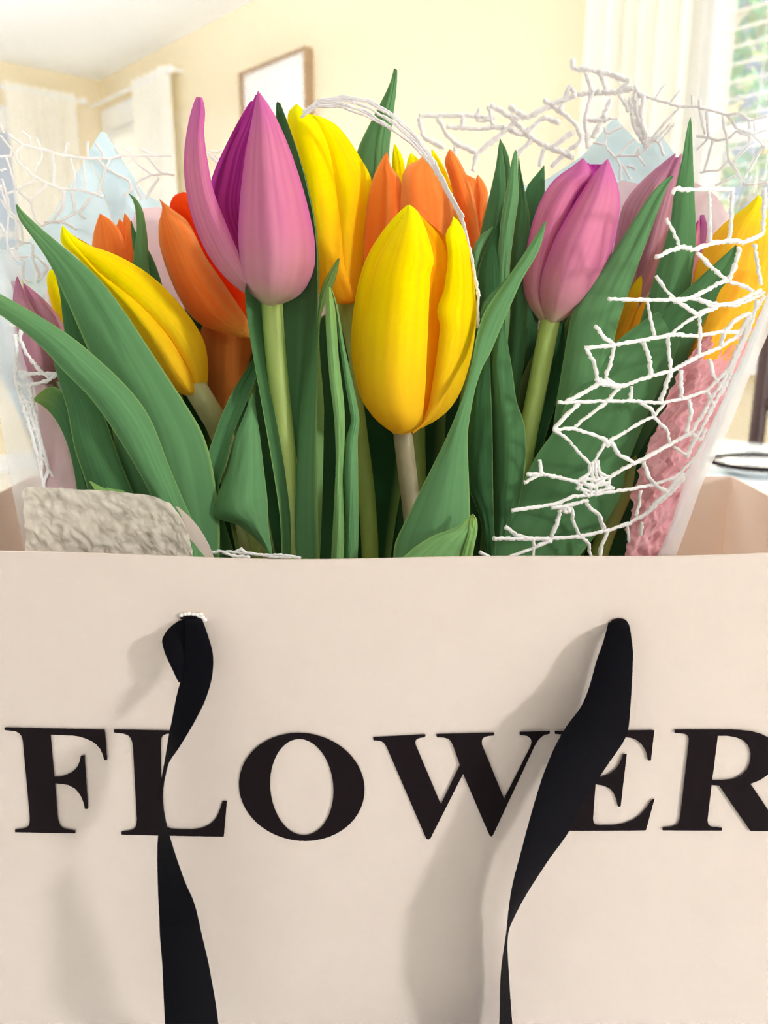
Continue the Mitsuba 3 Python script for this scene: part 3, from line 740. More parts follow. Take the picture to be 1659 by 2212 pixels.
petal(t4b, 'orange', K5([(1010, 1700), (960, 1400), (900, 1150), (860, 980), (815, 830), (848, 712)]), K5([(1110, 1700), (1095, 1400), (1060, 1150), (1000, 950), (930, 800), (858, 708)]), .094, 0.006, seed=37)
petal(t4b, 'orange', K5([(1040, 1700), (1060, 1300), (1048, 1030), (1072, 915)]), K5([(1120, 1700), (1135, 1280), (1158, 1070), (1130, 980), (1078, 915)]), .1, 0.003, seed=38)
petal(t4b, 'orange', K5([(980, 1700), (950, 1300), (940, 1050), (960, 900)]), K5([(1130, 1700), (1140, 1300), (1130, 1100), (1050, 940)]), .108, 0.003, seed=39)
stem(t4b, [(1030, 580, .097), (1010, 800, .09), (985, 1210, .072)], 17, (150, 180, 90))

# T5: mauve tulip on the right
t5 = thing('tulip', 'closed mauve tulip right of centre on a pale curved stem', 'tulip')
petal(t5, 'magenta', K6([(380, 1240), (400, 900), (470, 650), (540, 450), (585, 332)]), K6([(470, 1240), (560, 900), (640, 600), (650, 460), (640, 385), (600, 332)]), .072, 0.003, seed=41)
petal(t5, 'mauve', K6([(310, 1255), (228, 1110), (222, 960), (265, 710), (330, 535), (430, 405), (520, 342), (568, 304)]), K6([(370, 1265), (345, 1100), (390, 860), (470, 640), (555, 480), (625, 400), (600, 340), (574, 305)]), [(0, .068, .068), (.5, .07, .064), (1, .068, .068)], 0.006, seed=42)
petal(t5, 'mauve', K6([(370, 1275), (322, 1150), (350, 920), (420, 750), (540, 540), (640, 390), (714, 308)]), K6([(420, 1278), (560, 1190), (680, 1020), (742, 850), (780, 660), (788, 540), (762, 420), (717, 308)]), [(0, .067, .067), (.5, .06, .068), (1, .066, .066)], 0.010, groove=0.0002, seed=43)
petal(t5, 'magenta', K6([(340, 1240), (260, 1000), (300, 700), (440, 450), (570, 340)]), K6([(440, 1240), (660, 1000), (740, 700), (740, 480), (700, 340)]), .084, -0.003, seed=44)
stem(t5, [(1188, 694, .067), (1175, 760, .066), (1158, 850, .064), (1138, 950, .06), (1125, 1050, .055), (1115, 1210, .045)], 20, (160, 186, 96))
leaf(t5, [K7([(180, 1440), (160, 1100), (150, 700), (150, 350), (190, 180), (215, 125)]), K7([(215, 1440), (330, 1000), (335, 700), (290, 560), (260, 350), (218, 120)])], [(0, .04), (1, .062)], 0.006, light=0.3)
leaf(t5, [K7([(330, 1440), (340, 1000), (380, 700), (440, 400), (500, 200), (548, 130)]), K7([(380, 1440), (440, 800), (500, 600), (545, 400), (556, 250), (552, 130)])], [(0, .05), (1, .078)], -0.003, light=0.1)

# T6: dull mauve bud
t6 = thing('tulip', 'dusky purple tulip bud wrapped by a leaf, right of the closed mauve tulip', 'tulip')
petal(t6, 'dusk', K6([(700, 1180), (740, 900), (790, 630), (860, 500), (980, 380), (1112, 276)]), K6([(860, 1180), (930, 800), (1000, 560), (1060, 420), (1116, 280)]), [(0, .084, .08), (1, .088, .086)], 0.005, seed=51)
petal(t6, 'dusk', K6([(800, 1180), (900, 800), (990, 560), (1060, 420), (1140, 285)]), K6([(900, 1180), (1060, 850), (1100, 600), (1130, 430), (1155, 275)]), [(0, .084, .086), (1, .088, .09)], 0.006, seed=52)
petal(t6, 'dusk', K6([(760, 1180), (840, 800), (900, 560), (1100, 300)]), K6([(880, 1180), (1000, 800), (1080, 500), (1140, 300)]), .1, -0.002, seed=53)
stem(t6, [(1345, 665, .088), (1310, 800, .082), (1250, 1000, .07), (1180, 1210, .058)], 17, (150, 180, 90))
leaf(t6, [K6([(420, 1700), (470, 1400), (520, 1180), (640, 1000), (750, 850), (860, 680), (960, 530), (1040, 440), (1090, 405)]), K6([(700, 1700), (760, 1350), (830, 1120), (900, 920), (960, 760), (1010, 620), (1050, 510), (1085, 440), (1103, 410)])], [(0, .052), (.5, .066), (1, .074)], 0.004, light=0.55, edge=0.2)

# T7 and T7b: amber tulips under the net
t7 = thing('tulip', 'amber yellow tulip behind the white net at the right edge', 'tulip')
petal(t7, 'amber', K6([(1130, 1560), (1190, 1250), (1220, 1000), (1290, 820), (1420, 670), (1540, 580), (1600, 522)]), K6([(1330, 1560), (1480, 1200), (1560, 1000), (1600, 820), (1625, 650), (1605, 516)]), [(0, .066, .06), (.5, .072, .066), (1, .074, .074)], 0.007, seed=61)
petal(t7, 'amber', K6([(1250, 1560), (1430, 1200), (1520, 950), (1590, 700), (1610, 540)]), K6([(1400, 1560), (1580, 1300), (1680, 1000), (1690, 750), (1620, 525)]), [(0, .062, .066), (.5, .066, .078), (1, .074, .076)], 0.005, seed=62)
petal(t7, 'amber', K6([(1200, 1500), (1290, 1100), (1420, 800), (1590, 540)]), K6([(1380, 1500), (1600, 1200), (1680, 900), (1640, 640)]), .088, -0.002, seed=63)
stem(t7, [(1470, 795, .068), (1400, 950, .06), (1290, 1210, .05)], 18, (150, 170, 90))
leaf(t7, [K6([(700, 2600), (820, 2000), (930, 1500), (1100, 1150), (1210, 1050), (1330, 940), (1430, 850), (1470, 815)]), K6([(1000, 2600), (1100, 2000), (1160, 1600), (1240, 1350), (1330, 1180), (1410, 1050), (1460, 930), (1475, 822)])], [(0, .052), (.5, .062), (1, .061)], 0.002, light=0.35, edge=0.15)
t7b = thing('tulip', 'amber tulip mostly covered by leaves below the dusky purple bud', 'tulip')
petal(t7b, 'amber', K7([(650, 480), (690, 350), (770, 200), (850, 50), (920, -60), (965, -112)]), K7([(770, 480), (830, 330), (900, 180), (950, 60), (975, -70), (970, -114)]), .08, 0.004, seed=66)
petal(t7b, 'amber', K7([(690, 480), (760, 350), (830, 200), (900, 50), (940, -60), (968, -112)]), K7([(850, 480), (880, 330), (950, 180), (990, 60), (990, -70), (972, -114)]), .09, 0.003, seed=67)
stem(t7b, [(1285, 826, .084), (1250, 950, .076), (1190, 1210, .06)], 17, (140, 160, 90))
t15 = thing('tulip', 'small magenta tulip tip beside the tall leaf at the right, in front of pink paper', 'tulip')
petal(t15, 'magenta', K6([(1200, 1000), (1230, 850), (1245, 740), (1262, 640)]), K6([(1290, 1000), (1300, 850), (1305, 740), (1285, 638)]), .098, 0.003, seed=68)
petal(t15, 'mauve', K6([(1170, 1000), (1190, 850), (1215, 740), (1240, 680)]), K6([(1250, 1000), (1262, 850), (1262, 740), (1258, 660)]), .096, 0.002, seed=69)
stem(t15, [(1506, 590, .098), (1440, 800, .09), (1330, 1210, .07)], 15, (140, 160, 90))
leaf(t15, [K6([(870, 1600), (900, 1300), (990, 1000), (1080, 700), (1105, 520), (1150, 320), (1185, 120), (1200, 65)]), K6([(1160, 1600), (1190, 1250), (1210, 1000), (1235, 800), (1228, 550), (1218, 330), (1213, 150), (1204, 62)])], [(0, .056), (.45, .07), (1, .08)], 0.005, light=0.42, edge=0.2)

# T8: yellow tulip leaning left
t8 = thing('tulip', 'yellow tulip leaning to the left with a long pointed tip, behind a broad leaf', 'tulip')
crease = [(1260, 1330), (1190, 1150), (1080, 970), (980, 850), (870, 740), (760, 650), (640, 560), (530, 440), (440, 330), (402, 257)]
petal(t8, 'yellow', K3([(1240, 1335), (1150, 1140), (1050, 980), (950, 870), (840, 760), (720, 660), (600, 540), (500, 420), (430, 320), (400, 256)]), K3([(1310, 1340), (1332, 1150), (1300, 985), (1205, 830), (1060, 662), (900, 532), (710, 432), (560, 380), (455, 310), (398, 252)]), [(0, .058, .058), (.5, .054, .062), (1, .06, .06)], 0.006, seed=71)
petal(t8, 'yellow', K3([(1160, 1335), (1000, 1200), (880, 1000), (760, 800), (620, 600), (500, 470), (405, 390), (398, 258)]), K3(crease), [(0, .057, .056), (.5, .058, .052), (1, .06, .06)], 0.006, seed=72)
petal(t8, 'gold', K3([(1180, 1320), (960, 1050), (760, 780), (560, 500), (420, 300)]), K3([(1300, 1320), (1260, 1000), (1000, 680), (700, 460), (430, 300)]), .072, -0.002, seed=73)
stem(t8, [(420, 835, .058), (436, 862, .057), (466, 910, .058), (505, 1010, .068), (560, 1210, .075)], 25, (178, 176, 120))
leaf(t8, [K3([(930, 2400), (780, 1900), (640, 1250), (540, 1000), (410, 700), (310, 490), (210, 340), (130, 230), (100, 125)]), K3([(1400, 2400), (1390, 2000), (1250, 1500), (1050, 1190), (860, 900), (680, 650), (520, 490), (400, 390), (280, 290), (160, 180), (108, 122)])], [(0, .03), (.5, .042), (1, .05)], 0.006, light=0.5, tip=0.1)

# T9, T10: orange-red at the left
t9 = thing('tulip', 'vivid red-orange tulip close behind the open mauve tulip', 'tulip')
petal(t9, 'orange', K3([(1480, 960), (1300, 900), (1140, 710), (1060, 520), (1020, 380), (1015, 250), (1038, 150), (1020, 92)]), K3([(1620, 960), (1560, 820), (1440, 640), (1330, 480), (1250, 320), (1180, 210), (1090, 145), (1022, 90)]), [(0, .08, .078), (.5, .084, .074), (1, .084, .084)], 0.010, seed=81)
petal(t9, 'red', K3([(1520, 930), (1350, 600), (1190, 330), (1095, 190), (1098, 90), (1170, 45)]), K3([(1640, 930), (1640, 600), (1500, 350), (1330, 150), (1240, 70), (1176, 42)]), .088, 0.006, seed=82)
petal(t9, 'red', K3([(1500, 930), (1330, 700), (1200, 450), (1130, 150)]), K3([(1640, 930), (1640, 600), (1500, 350), (1240, 120)]), .1, -0.002, seed=83)
stem(t9, [(515, 700, .088), (520, 850, .104), (560, 1210, .06)], 18, (150, 170, 90))
t10 = thing('tulip', 'orange tulip with brown shade painted into its petals, below the red-orange one, left of the pale stem', 'tulip')
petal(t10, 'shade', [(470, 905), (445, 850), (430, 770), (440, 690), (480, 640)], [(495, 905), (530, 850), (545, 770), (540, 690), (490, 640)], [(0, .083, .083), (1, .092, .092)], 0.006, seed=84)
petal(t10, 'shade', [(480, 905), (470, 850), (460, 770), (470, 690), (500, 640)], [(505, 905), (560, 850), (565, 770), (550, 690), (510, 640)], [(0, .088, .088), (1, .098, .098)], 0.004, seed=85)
stem(t10, [(488, 900, .092), (510, 1050, .08), (540, 1210, .06)], 16, (140, 150, 90))

# T11..T13
t11 = thing('tulip', 'small orange tulip at the back left below the net', 'tulip')
petal(t11, 'orange', K3([(660, 700), (600, 500), (588, 400), (605, 280), (640, 183)]), K3([(830, 700), (830, 500), (800, 360), (740, 255), (642, 183)]), .09, 0.006, seed=91)
petal(t11, 'orange', K3([(700, 700), (700, 450), (735, 290), (762, 218)]), K3([(820, 700), (840, 450), (820, 300), (768, 218)]), .094, 0.004, seed=92)
petal(t11, 'orange', K3([(740, 700), (760, 450), (780, 290), (795, 182)]), K3([(860, 700), (870, 450), (852, 270), (800, 180)]), .092, 0.004, seed=93)
stem(t11, [(250, 630, .092), (320, 800, .085), (450, 1210, .07)], 16, (150, 170, 90))
leaf(t11, [K3([(900, 1200), (870, 900), (850, 500), (872, 330), (870, 180), (848, 90), (822, 55)]), K3([(1080, 1200), (1020, 800), (955, 560), (945, 350), (925, 200), (890, 110), (826, 53)])], [(0, .072), (1, .082)], 0.003, light=0.4, tip=0.2)
leaf(t11, [K3([(960, 1200), (930, 800), (850, 400), (838, 230)]), K3([(1100, 1200), (1060, 750), (960, 430), (870, 300), (842, 228)])], [(0, .074), (1, .085)], 0.002, light=0.2)
t12 = thing('tulip', 'sliver of a yellow tulip at the far left behind a narrow leaf', 'tulip')
petal(t12, 'yellow', K3([(420, 1100), (380, 900), (325, 750), (303, 650), (300, 585), (322, 540)]), K3([(560, 1100), (520, 900), (470, 750), (410, 630), (360, 560), (328, 538)]), .068, 0.005, seed=94)
petal(t12, 'yellow', K3([(450, 1100), (420, 900), (370, 750), (340, 620), (330, 550)]), K3([(600, 1100), (580, 900), (520, 750), (450, 640), (345, 545)]), .078, 0.003, seed=95)
stem(t12, [(172, 770, .072), (230, 950, .066), (380, 1210, .05)], 16, (150, 170, 90))
leaf(t12, [K3([(640, 2200), (500, 1500), (420, 1000), (390, 750), (362, 600), (345, 545)]), K3([(900, 2200), (760, 1500), (640, 1150), (540, 900), (440, 690), (352, 543)])], [(0, .04), (1, .056)], 0.003, light=0.22)
t13 = thing('tulip', 'dusky purple tulip at the left edge behind the net and a drooping leaf', 'tulip')
petal(t13, 'dusk', K3([(200, 1260), (120, 1150), (92, 950), (82, 760), (90, 650), (108, 585)]), K3([(355, 1250), (345, 1100), (300, 920), (210, 780), (150, 670), (114, 585)]), .056, 0.006, seed=96)
petal(t13, 'dusk', K3([(300, 1240), (240, 950), (185, 790), (160, 690), (148, 630)]), K3([(440, 1240), (430, 950), (345, 800), (235, 690), (156, 628)]), .06, 0.005, seed=97)
petal(t13, 'dusk', K3([(200, 1240), (140, 950), (110, 760), (120, 640)]), K3([(400, 1240), (380, 950), (300, 790), (150, 650)]), .072, -0.002, seed=98)
stem(t13, [(95, 815, .06), (160, 950, .055), (320, 1210, .04)], 17, (150, 150, 100))
leaf(t13, [K8([(1050, 1300), (980, 1000), (860, 720), (700, 450), (520, 200), (380, 60), (260, -70), (120, -190), (-20, -290), (-90, -340)]), K8([(1330, 1300), (1240, 1120), (1150, 950), (1020, 650), (920, 390), (800, 200), (600, 0), (420, -150), (200, -290), (60, -370), (-90, -450)])], [(0, .018), (.4, .026), (1, .03)], 0.006, light=0.55, tip=0.1)
leaf(t13, [K8([(560, 1300), (520, 760), (440, 500), (390, 250), (340, 80), (310, -40), (290, -90)]), K8([(900, 1300), (800, 800), (700, 550), (620, 320), (500, 100), (400, -30), (300, -95)])], [(0, .026), (1, .040)], 0.004, light=0.28)
leaf(t13, [K8([(760, 1300), (640, 900), (560, 760), (515, 700)]), K8([(1000, 1300), (900, 900), (720, 765), (525, 698)])], [(0, .018), (1, .030)], 0.002, light=0.95, tip=0.9)
leaf(t13, [K8([(480, 1250), (430, 600), (360, 400), (280, 290), (190, 235)]), K8([(560, 1250), (520, 600), (470, 420), (420, 250), (340, 160), (200, 225)])], [(0, .03), (1, .048)], 0.003, light=0.25, tip=0.6)

# more leaves of the front tulips
E1 = crop(420, 640, 400 / 1526)
leaf(t9, [E1([(200, 2250), (120, 1850), (85, 1550), (105, 1330), (180, 1100), (290, 830), (440, 580), (520, 440)]), E1([(380, 2250), (260, 1900), (200, 1600), (270, 1350), (340, 1080), (440, 850), (520, 640), (560, 450)])], [(0, .035), (.4, .032), (1, .05)], -0.003, light=0.3)
leaf(t9, [E1([(640, 2250), (560, 2060), (380, 1900), (160, 1780), (230, 1520), (320, 1200), (420, 950), (470, 800)]), E1([(660, 2250), (640, 2100), (612, 1900), (600, 1650), (570, 1400), (540, 1150), (510, 950), (490, 800)])], [(0, .026), (.3, .028), (1, .042)], 0.006, light=0.6, edge=0.2)
leaf(t10, [E1([(1120, 2260), (1140, 1900), (1160, 1500), (1150, 1000), (1110, 650), (1085, 300), (1080, 60), (1100, -80)]), E1([(1230, 2260), (1235, 1900), (1225, 1500), (1240, 1150), (1235, 900), (1190, 500), (1165, 150), (1120, -80)])], [(0, .024), (1, .034)], 0.004, light=0.8, tip=0.4, edge=0.2)
leaf(t10, [E1([(1215, 2260), (1240, 1900), (1235, 1400), (1245, 1200), (1290, 1000), (1240, 700), (1195, 400), (1160, 100), (1125, -75)]), E1([(1340, 2260), (1352, 1900), (1350, 1500), (1345, 1200), (1358, 980), (1310, 740), (1240, 420), (1190, 130), (1130, -75)])], [(0, .024), (1, .036)], 0.002, light=0.65, tip=0.4)
leaf(t3, [[(640, 1215), (660, 900), (688, 660), (690, 640), (702, 605), (730, 558)], [(690, 1215), (700, 900), (692, 690), (705, 650), (722, 612), (734, 558)]], [(0, .05), (1, .056)], 0.002, light=0.8, tip=0.6)
leaf(t3, [[(730, 1000), (745, 600), (770, 330), (805, 255), (838, 190), (851, 148)], [(850, 1000), (840, 600), (838, 350), (846, 265), (857, 190), (855, 148)]], [(0, .095), (1, .105)], 0.004, light=0.35, tip=0.1)
leaf(t3, [[(780, 1000), (800, 600), (812, 330), (825, 262), (842, 200), (855, 150)], [(860, 1000), (850, 600), (841, 330), (848, 262), (856, 200), (858, 150)]], [(0, .092), (1, .102)], 0.003, light=0.65)
# leaf that crosses behind the yellow bloom and twists
leaf(t2, [[(850, 1225), (858, 1160), (900, 1075), (950, 975), (995, 870), (1018, 790), (1032, 715), (1055, 660), (1100, 595), (1150, 520), (1176, 478)],
          [(1012, 1225), (1016, 1130), (1014, 1060), (1010, 960), (1017, 890), (1040, 800), (1065, 750), (1090, 690), (1125, 610), (1160, 550), (1180, 480)]], [(0, .022), (.4, .034), (.6, .044), (1, .05)], 0.005, light=0.62, wave=0.002)
leaf(t2, [crop(800, 640, 460 / 1659)([(860, 120), (870, 60), (1000, -80), (1150, -250), (1330, -520), (1356, -560)]), crop(800, 640, 460 / 1659)([(830, 260), (900, 120), (1020, -40), (1180, -220), (1345, -520), (1358, -560)])], [(0, .054), (1, .052)], 0.001, light=0.4)
leaf(t2, [[(840, 1240), (880, 1195), (930, 1160), (985, 1138), (1018, 1112)], [(960, 1240), (995, 1205), (1012, 1170), (1022, 1140), (1022, 1111)]], [(0, .012), (1, .018)], 0.004, light=0.75, tip=0.6)
leaf(t2, [[(990, 1240), (1000, 1190), (1012, 1150), (1014, 1130), (1018, 1112)], [(1016, 1240), (1022, 1195), (1031, 1150), (1031, 1125), (1022, 1110)]], [(0, .012), (1, .0175)], 0.001, light=1.0, tip=0.9)
# upright leaves right of the orange tulips
leaf(t4b, [K5([(1060, 2100), (1060, 1700), (1110, 1320), (1180, 1030), (1220, 850), (1240, 700), (1254, 625)]), K5([(1240, 2100), (1250, 1700), (1262, 1320), (1300, 1000), (1290, 850), (1272, 700), (1260, 627)])], [(0, .066), (1, .08)], 0.003, light=0.3)
leaf(t4b, [K5([(1220, 2100), (1250, 1300), (1290, 900), (1265, 690), (1258, 640)]), K5([(1330, 2100), (1330, 1300), (1340, 950), (1330, 800), (1290, 680), (1262, 640)])], [(0, .078), (1, .088)], 0.003, light=0.25)
leaf(t4b, [K5([(1225, 2100), (1240, 1600), (1265, 1250), (1310, 1000), (1340, 830), (1362, 740), (1372, 715)]), K5([(1330, 2100), (1335, 1600), (1370, 1330), (1402, 1100), (1395, 900), (1394, 760), (1384, 717)])], [(0, .06), (1, .074)], 0.003, light=0.6, edge=0.7)
leaf(t4b, [K5([(1320, 2100), (1340, 1500), (1400, 1100), (1396, 850), (1400, 770)]), K5([(1470, 2100), (1490, 1500), (1492, 1280), (1450, 1030), (1420, 880), (1405, 772)])], [(0, .07), (1, .082)], 0.003, light=0.3)
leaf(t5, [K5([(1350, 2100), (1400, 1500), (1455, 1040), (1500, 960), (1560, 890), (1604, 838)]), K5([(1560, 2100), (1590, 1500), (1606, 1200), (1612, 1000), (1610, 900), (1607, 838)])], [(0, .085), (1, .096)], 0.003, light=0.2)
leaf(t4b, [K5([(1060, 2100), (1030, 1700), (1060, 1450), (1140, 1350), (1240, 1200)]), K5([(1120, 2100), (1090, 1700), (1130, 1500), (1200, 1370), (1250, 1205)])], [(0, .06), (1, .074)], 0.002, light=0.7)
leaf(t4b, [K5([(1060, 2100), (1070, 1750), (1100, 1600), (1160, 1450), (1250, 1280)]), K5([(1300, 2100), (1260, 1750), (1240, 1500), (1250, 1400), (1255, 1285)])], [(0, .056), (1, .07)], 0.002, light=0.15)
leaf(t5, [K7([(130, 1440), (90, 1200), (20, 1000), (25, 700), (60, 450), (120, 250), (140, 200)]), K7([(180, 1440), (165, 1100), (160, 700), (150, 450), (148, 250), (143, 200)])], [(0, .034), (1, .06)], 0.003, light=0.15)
# wide leaf below the net, front right
leaf(t6, [K7([(120, 1500), (170, 1330), (260, 1150), (380, 900), (500, 720), (600, 500), (700, 380), (830, 250), (1000, 120), (1180, 10), (1330, -100)]), K7([(560, 1500), (700, 1330), (850, 1100), (900, 900), (990, 680), (1060, 520), (1120, 400), (1180, 260), (1260, 130), (1320, 0), (1345, -105)])], [(0, .036), (.4, .052), (1, .068)], 0.003, light=0.42, edge=0.15)
leaf(t7, [K7([(700, 1500), (790, 1300), (860, 1050), (930, 850), (990, 680), (1040, 520)]), K7([(900, 1500), (1000, 1200), (1060, 950), (1100, 750), (1130, 620), (1060, 520)])], [(0, .05), (1, .062)], 0.003, light=0.1)  # dark blade filling a gap, the gap's shade painted as leaf colour
# broad blades at the back that close the bouquet; dark colour paints deep shade
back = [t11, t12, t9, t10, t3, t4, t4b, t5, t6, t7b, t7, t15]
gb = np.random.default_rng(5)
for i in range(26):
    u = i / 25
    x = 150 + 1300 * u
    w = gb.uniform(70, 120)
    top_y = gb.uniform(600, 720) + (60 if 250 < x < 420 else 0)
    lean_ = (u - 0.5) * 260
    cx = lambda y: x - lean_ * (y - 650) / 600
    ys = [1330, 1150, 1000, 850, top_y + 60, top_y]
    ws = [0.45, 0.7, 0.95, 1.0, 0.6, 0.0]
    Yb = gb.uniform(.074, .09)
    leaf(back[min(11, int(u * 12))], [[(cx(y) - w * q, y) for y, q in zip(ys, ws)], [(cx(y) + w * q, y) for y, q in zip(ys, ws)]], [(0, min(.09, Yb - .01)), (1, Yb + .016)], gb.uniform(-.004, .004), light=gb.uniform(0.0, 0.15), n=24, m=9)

# ------------------------------------------------------------------ wrapping: tissue papers, clear film, net
def sheet_profile(top, Yf, zb, n=26, crinkle=0.002, seed=0, cols=160, shrink=0.72):
    """a standing sheet: top edge by pixels, its foot gathered inside the bag"""
    tp = np.array(top, float)
    xs = np.linspace(tp[0, 0], tp[-1, 0], cols)
    ys = np.interp(xs, tp[:, 0], tp[:, 1])
    V = np.zeros((n, cols, 3))
    for j, (x, y) in enumerate(zip(xs, ys)):
        Y = Yf(x)
        a = P(x, y, Y)
        b = np.array([a[0] * shrink, 0.055 + (Y - 0.055) * 0.6, zb])
        if b[1] > 0.094:
            b[1] = 0.094
        for i in range(n):
            u = i / (n - 1)
            V[i, j] = a * (1 - u) + b * u
    q = V * 60
    d = (meshkit.fbm(q, 4, seed) - 0.5) * crinkle * 2 + (np.abs(meshkit.noise(q * 0.7, seed + 9) - 0.5)) * crinkle
    V[..., 1] += d
    return V.reshape(-1, 3), grid_faces(n, cols)


wt = [(-90, 640), (-20, 560), (60, 520), (110, 470), (222, 276), (310, 420), (420, 470), (700, 480), (1000, 440), (1100, 410), (1180, 388), (1260, 335), (1327, 252), (1385, 316), (1426, 288), (1475, 360), (1510, 430), (1600, 470), (1720, 540)]
Yw = lambda x: 0.136 - 0.038 * ((x - 830) / 800) ** 2
k = thing('tissue_paper', 'pale blue-white tissue paper with pointed corners behind the tulips', 'tissue paper')
scene[k] = mikit.ply(sheet_profile(wt, Yw, 0.93, crinkle=0.001, seed=1), 'white_tissue_mat', True)
pk = [(40, 900), (60, 700), (110, 600), (180, 570), (270, 560), (288, 452), (345, 446), (420, 520), (900, 530), (1200, 480), (1345, 388), (1400, 400), (1500, 392), (1545, 420), (1580, 470), (1620, 560), (1650, 640), (1600, 800)]
pk = sorted(pk[:-1])
Yp = lambda x: 0.126 - 0.034 * ((x - 830) / 800) ** 2
k = thing('tissue_paper', 'crinkled pink tissue paper lining the bouquet', 'tissue paper')
scene[k] = mikit.ply(sheet_profile(pk, Yp, 0.92, crinkle=0.0025, seed=2, shrink=0.66), 'pale_pink_mat', True)
# pink paper coming forward at the right and left
k2 = thing('tissue_paper', 'rose pink crumpled paper behind the net at the lower right', 'tissue paper')
scene['rose_tissue_mat'] = {'type': 'principledthin', 'base_color': proc(lambda p, n, uv: mix((0.74, 0.36, 0.4), (0.86, 0.5, 0.53), fbm(p.x * 300, p.y * 300, p.z * 300))), 'roughness': 0.6, 'diff_trans': 0.5}
a = loft([[P(*q) for q in [(1390, 1230, .04), (1430, 1000, .046), (1480, 800, .054), (1560, 700, .066)]], [P(*q) for q in [(1350, 1230, .038), (1385, 1000, .044), (1470, 830, .05), (1540, 730, .06)]]][::-1] + [[P(*q) for q in [(1430, 1230, .05), (1510, 1000, .06), (1600, 780, .07), (1650, 640, .08)]]], 110, 60)
Vv = a[0] + ((meshkit.fbm(a[0] * 300, 4, 4) - 0.5) + 0.5 * np.abs(meshkit.noise(a[0] * 420, 3) - 0.5))[:, None] * np.array([0.002, -0.007, 0.002])
scene[k2] = mikit.ply((Vv, a[1]), 'rose_tissue_mat', True)
k3 = thing('tissue_paper', 'pale pink paper behind the net at the lower left', 'tissue paper')
a = loft([[P(*q) for q in [(90, 1230, .03), (85, 1050, .04), (75, 900, .052), (60, 800, .06)]], [P(*q) for q in [(200, 1230, .028), (175, 1050, .036), (140, 900, .047), (110, 830, .055)]]], 40, 20, 0.003)
Vv = a[0] + (meshkit.fbm(a[0] * 260, 4, 5) - 0.5)[:, None] * np.array([0.001, -0.003, 0.001])
scene[k3] = mikit.ply((Vv, a[1]), 'pale_pink_mat', True)
# grey-beige paper tucked in at the front left
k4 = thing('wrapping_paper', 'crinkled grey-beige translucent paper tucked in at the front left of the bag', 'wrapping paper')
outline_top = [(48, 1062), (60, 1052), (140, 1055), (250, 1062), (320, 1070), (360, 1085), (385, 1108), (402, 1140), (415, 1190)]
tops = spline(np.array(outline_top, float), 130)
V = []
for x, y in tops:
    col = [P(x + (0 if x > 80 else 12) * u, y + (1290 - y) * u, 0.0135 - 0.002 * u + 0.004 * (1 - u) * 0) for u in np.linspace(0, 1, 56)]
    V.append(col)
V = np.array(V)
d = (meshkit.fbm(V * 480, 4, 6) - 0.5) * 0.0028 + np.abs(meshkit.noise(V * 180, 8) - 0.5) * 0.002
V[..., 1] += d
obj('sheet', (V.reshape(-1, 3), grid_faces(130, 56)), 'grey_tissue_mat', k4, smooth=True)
a = loft([[P(*q) for q in [(408, 1290, .0165), (410, 1190, .0165), (398, 1130, .0165), (380, 1095, .0165)]], [P(*q) for q in [(480, 1290, .0165), (458, 1192, .0165), (430, 1140, .0165), (384, 1094, .0165)]]], 12, 6)
kk = obj('folded_edge', (a[0], a[1]), 'paper_mat', k4, smooth=True)
labels[kk] = {'label': 'smooth cream folded edge'}

# clear film sleeve: sides and back
k5 = thing('film_sleeve', 'clear cellophane sleeve around the bouquet, hazy at its edges', 'cellophane')
ang = np.linspace(math.radians(-18), math.radians(198), 120)
n = 20
V = np.zeros((n, 120, 3))
for i in range(n):
    u = i / (n - 1)
    z = 0.90 + 0.18 * u
    rx, ry = 0.074 + 0.052 * u, 0.042 + 0.04 * u
    cy = 0.052 + 0.02 * u
    V[i, :, 0], V[i, :, 1], V[i, :, 2] = rx * np.cos(ang), cy + ry * np.sin(ang) , z
V[..., 0] += 0.0015 * (meshkit.fbm(V * 40, 3, 3) - 0.5)
half = ang < math.radians(0)
obj('sheet', (V.reshape(-1, 3), grid_faces(n, 120)), 'film_mat', k5, smooth=True)
fold = loft([[P(*q) for q in [(1400, 1240, .026), (1452, 1125, .028), (1488, 1013, .032), (1537, 915, .036), (1595, 790, .041), (1651, 655, .047), (1690, 560, .051)]], [P(*q) for q in [(1446, 1240, .03), (1490, 1120, .033), (1521, 1036, .037), (1574, 928, .041), (1620, 812, .046), (1682, 670, .052), (1730, 560, .057)]]], 30, 9, 0.003)
kk = obj('folded_edge', (fold[0], fold[1]), 'haze_film_mat', k5, smooth=True)
fold = loft([[P(*q) for q in [(62, 1230, .022), (40, 1130, .026), (10, 960, .034), (-30, 690, .046), (-60, 540, .052)]], [P(*q) for q in [(130, 1230, .034), (118, 1080, .04), (85, 900, .05), (60, 720, .06), (40, 540, .068)]]], 30, 9, 0.003)
obj('folded_edge', (fold[0], fold[1]), 'light_film_mat', k5, smooth=True)

net = thing('flower_net', 'white cobweb net wrapped around the tulips', 'net')


def strands(lines, Yf, rpx, seed):
    parts = []
    g = np.random.default_rng(seed)
    for i, ln in enumerate(lines):
        pts = np.array(ln, float)
        length = np.linalg.norm(np.diff(pts, axis=0), axis=1).sum()
        n = max(5, int(length / 4.5))
        fine = np.vstack([pts[:1]] + [np.array([a * 0.5 + b * 0.5, b]) for a, b in zip(pts[:-1], pts[1:])])
        sp_ = spline(fine, n)
        w = np.array([P(x, y, Yf(x, y)) for x, y in sp_])
        w += g.normal(0, 0.00006, w.shape)
        rr = rpx * (Yf(*pts[0]) + D) / F * g.uniform(0.85, 1.15)
        parts.append(tube(w, np.full(n, rr), n, 6, 0.38, seed * 1000 + i))
    return join(parts)


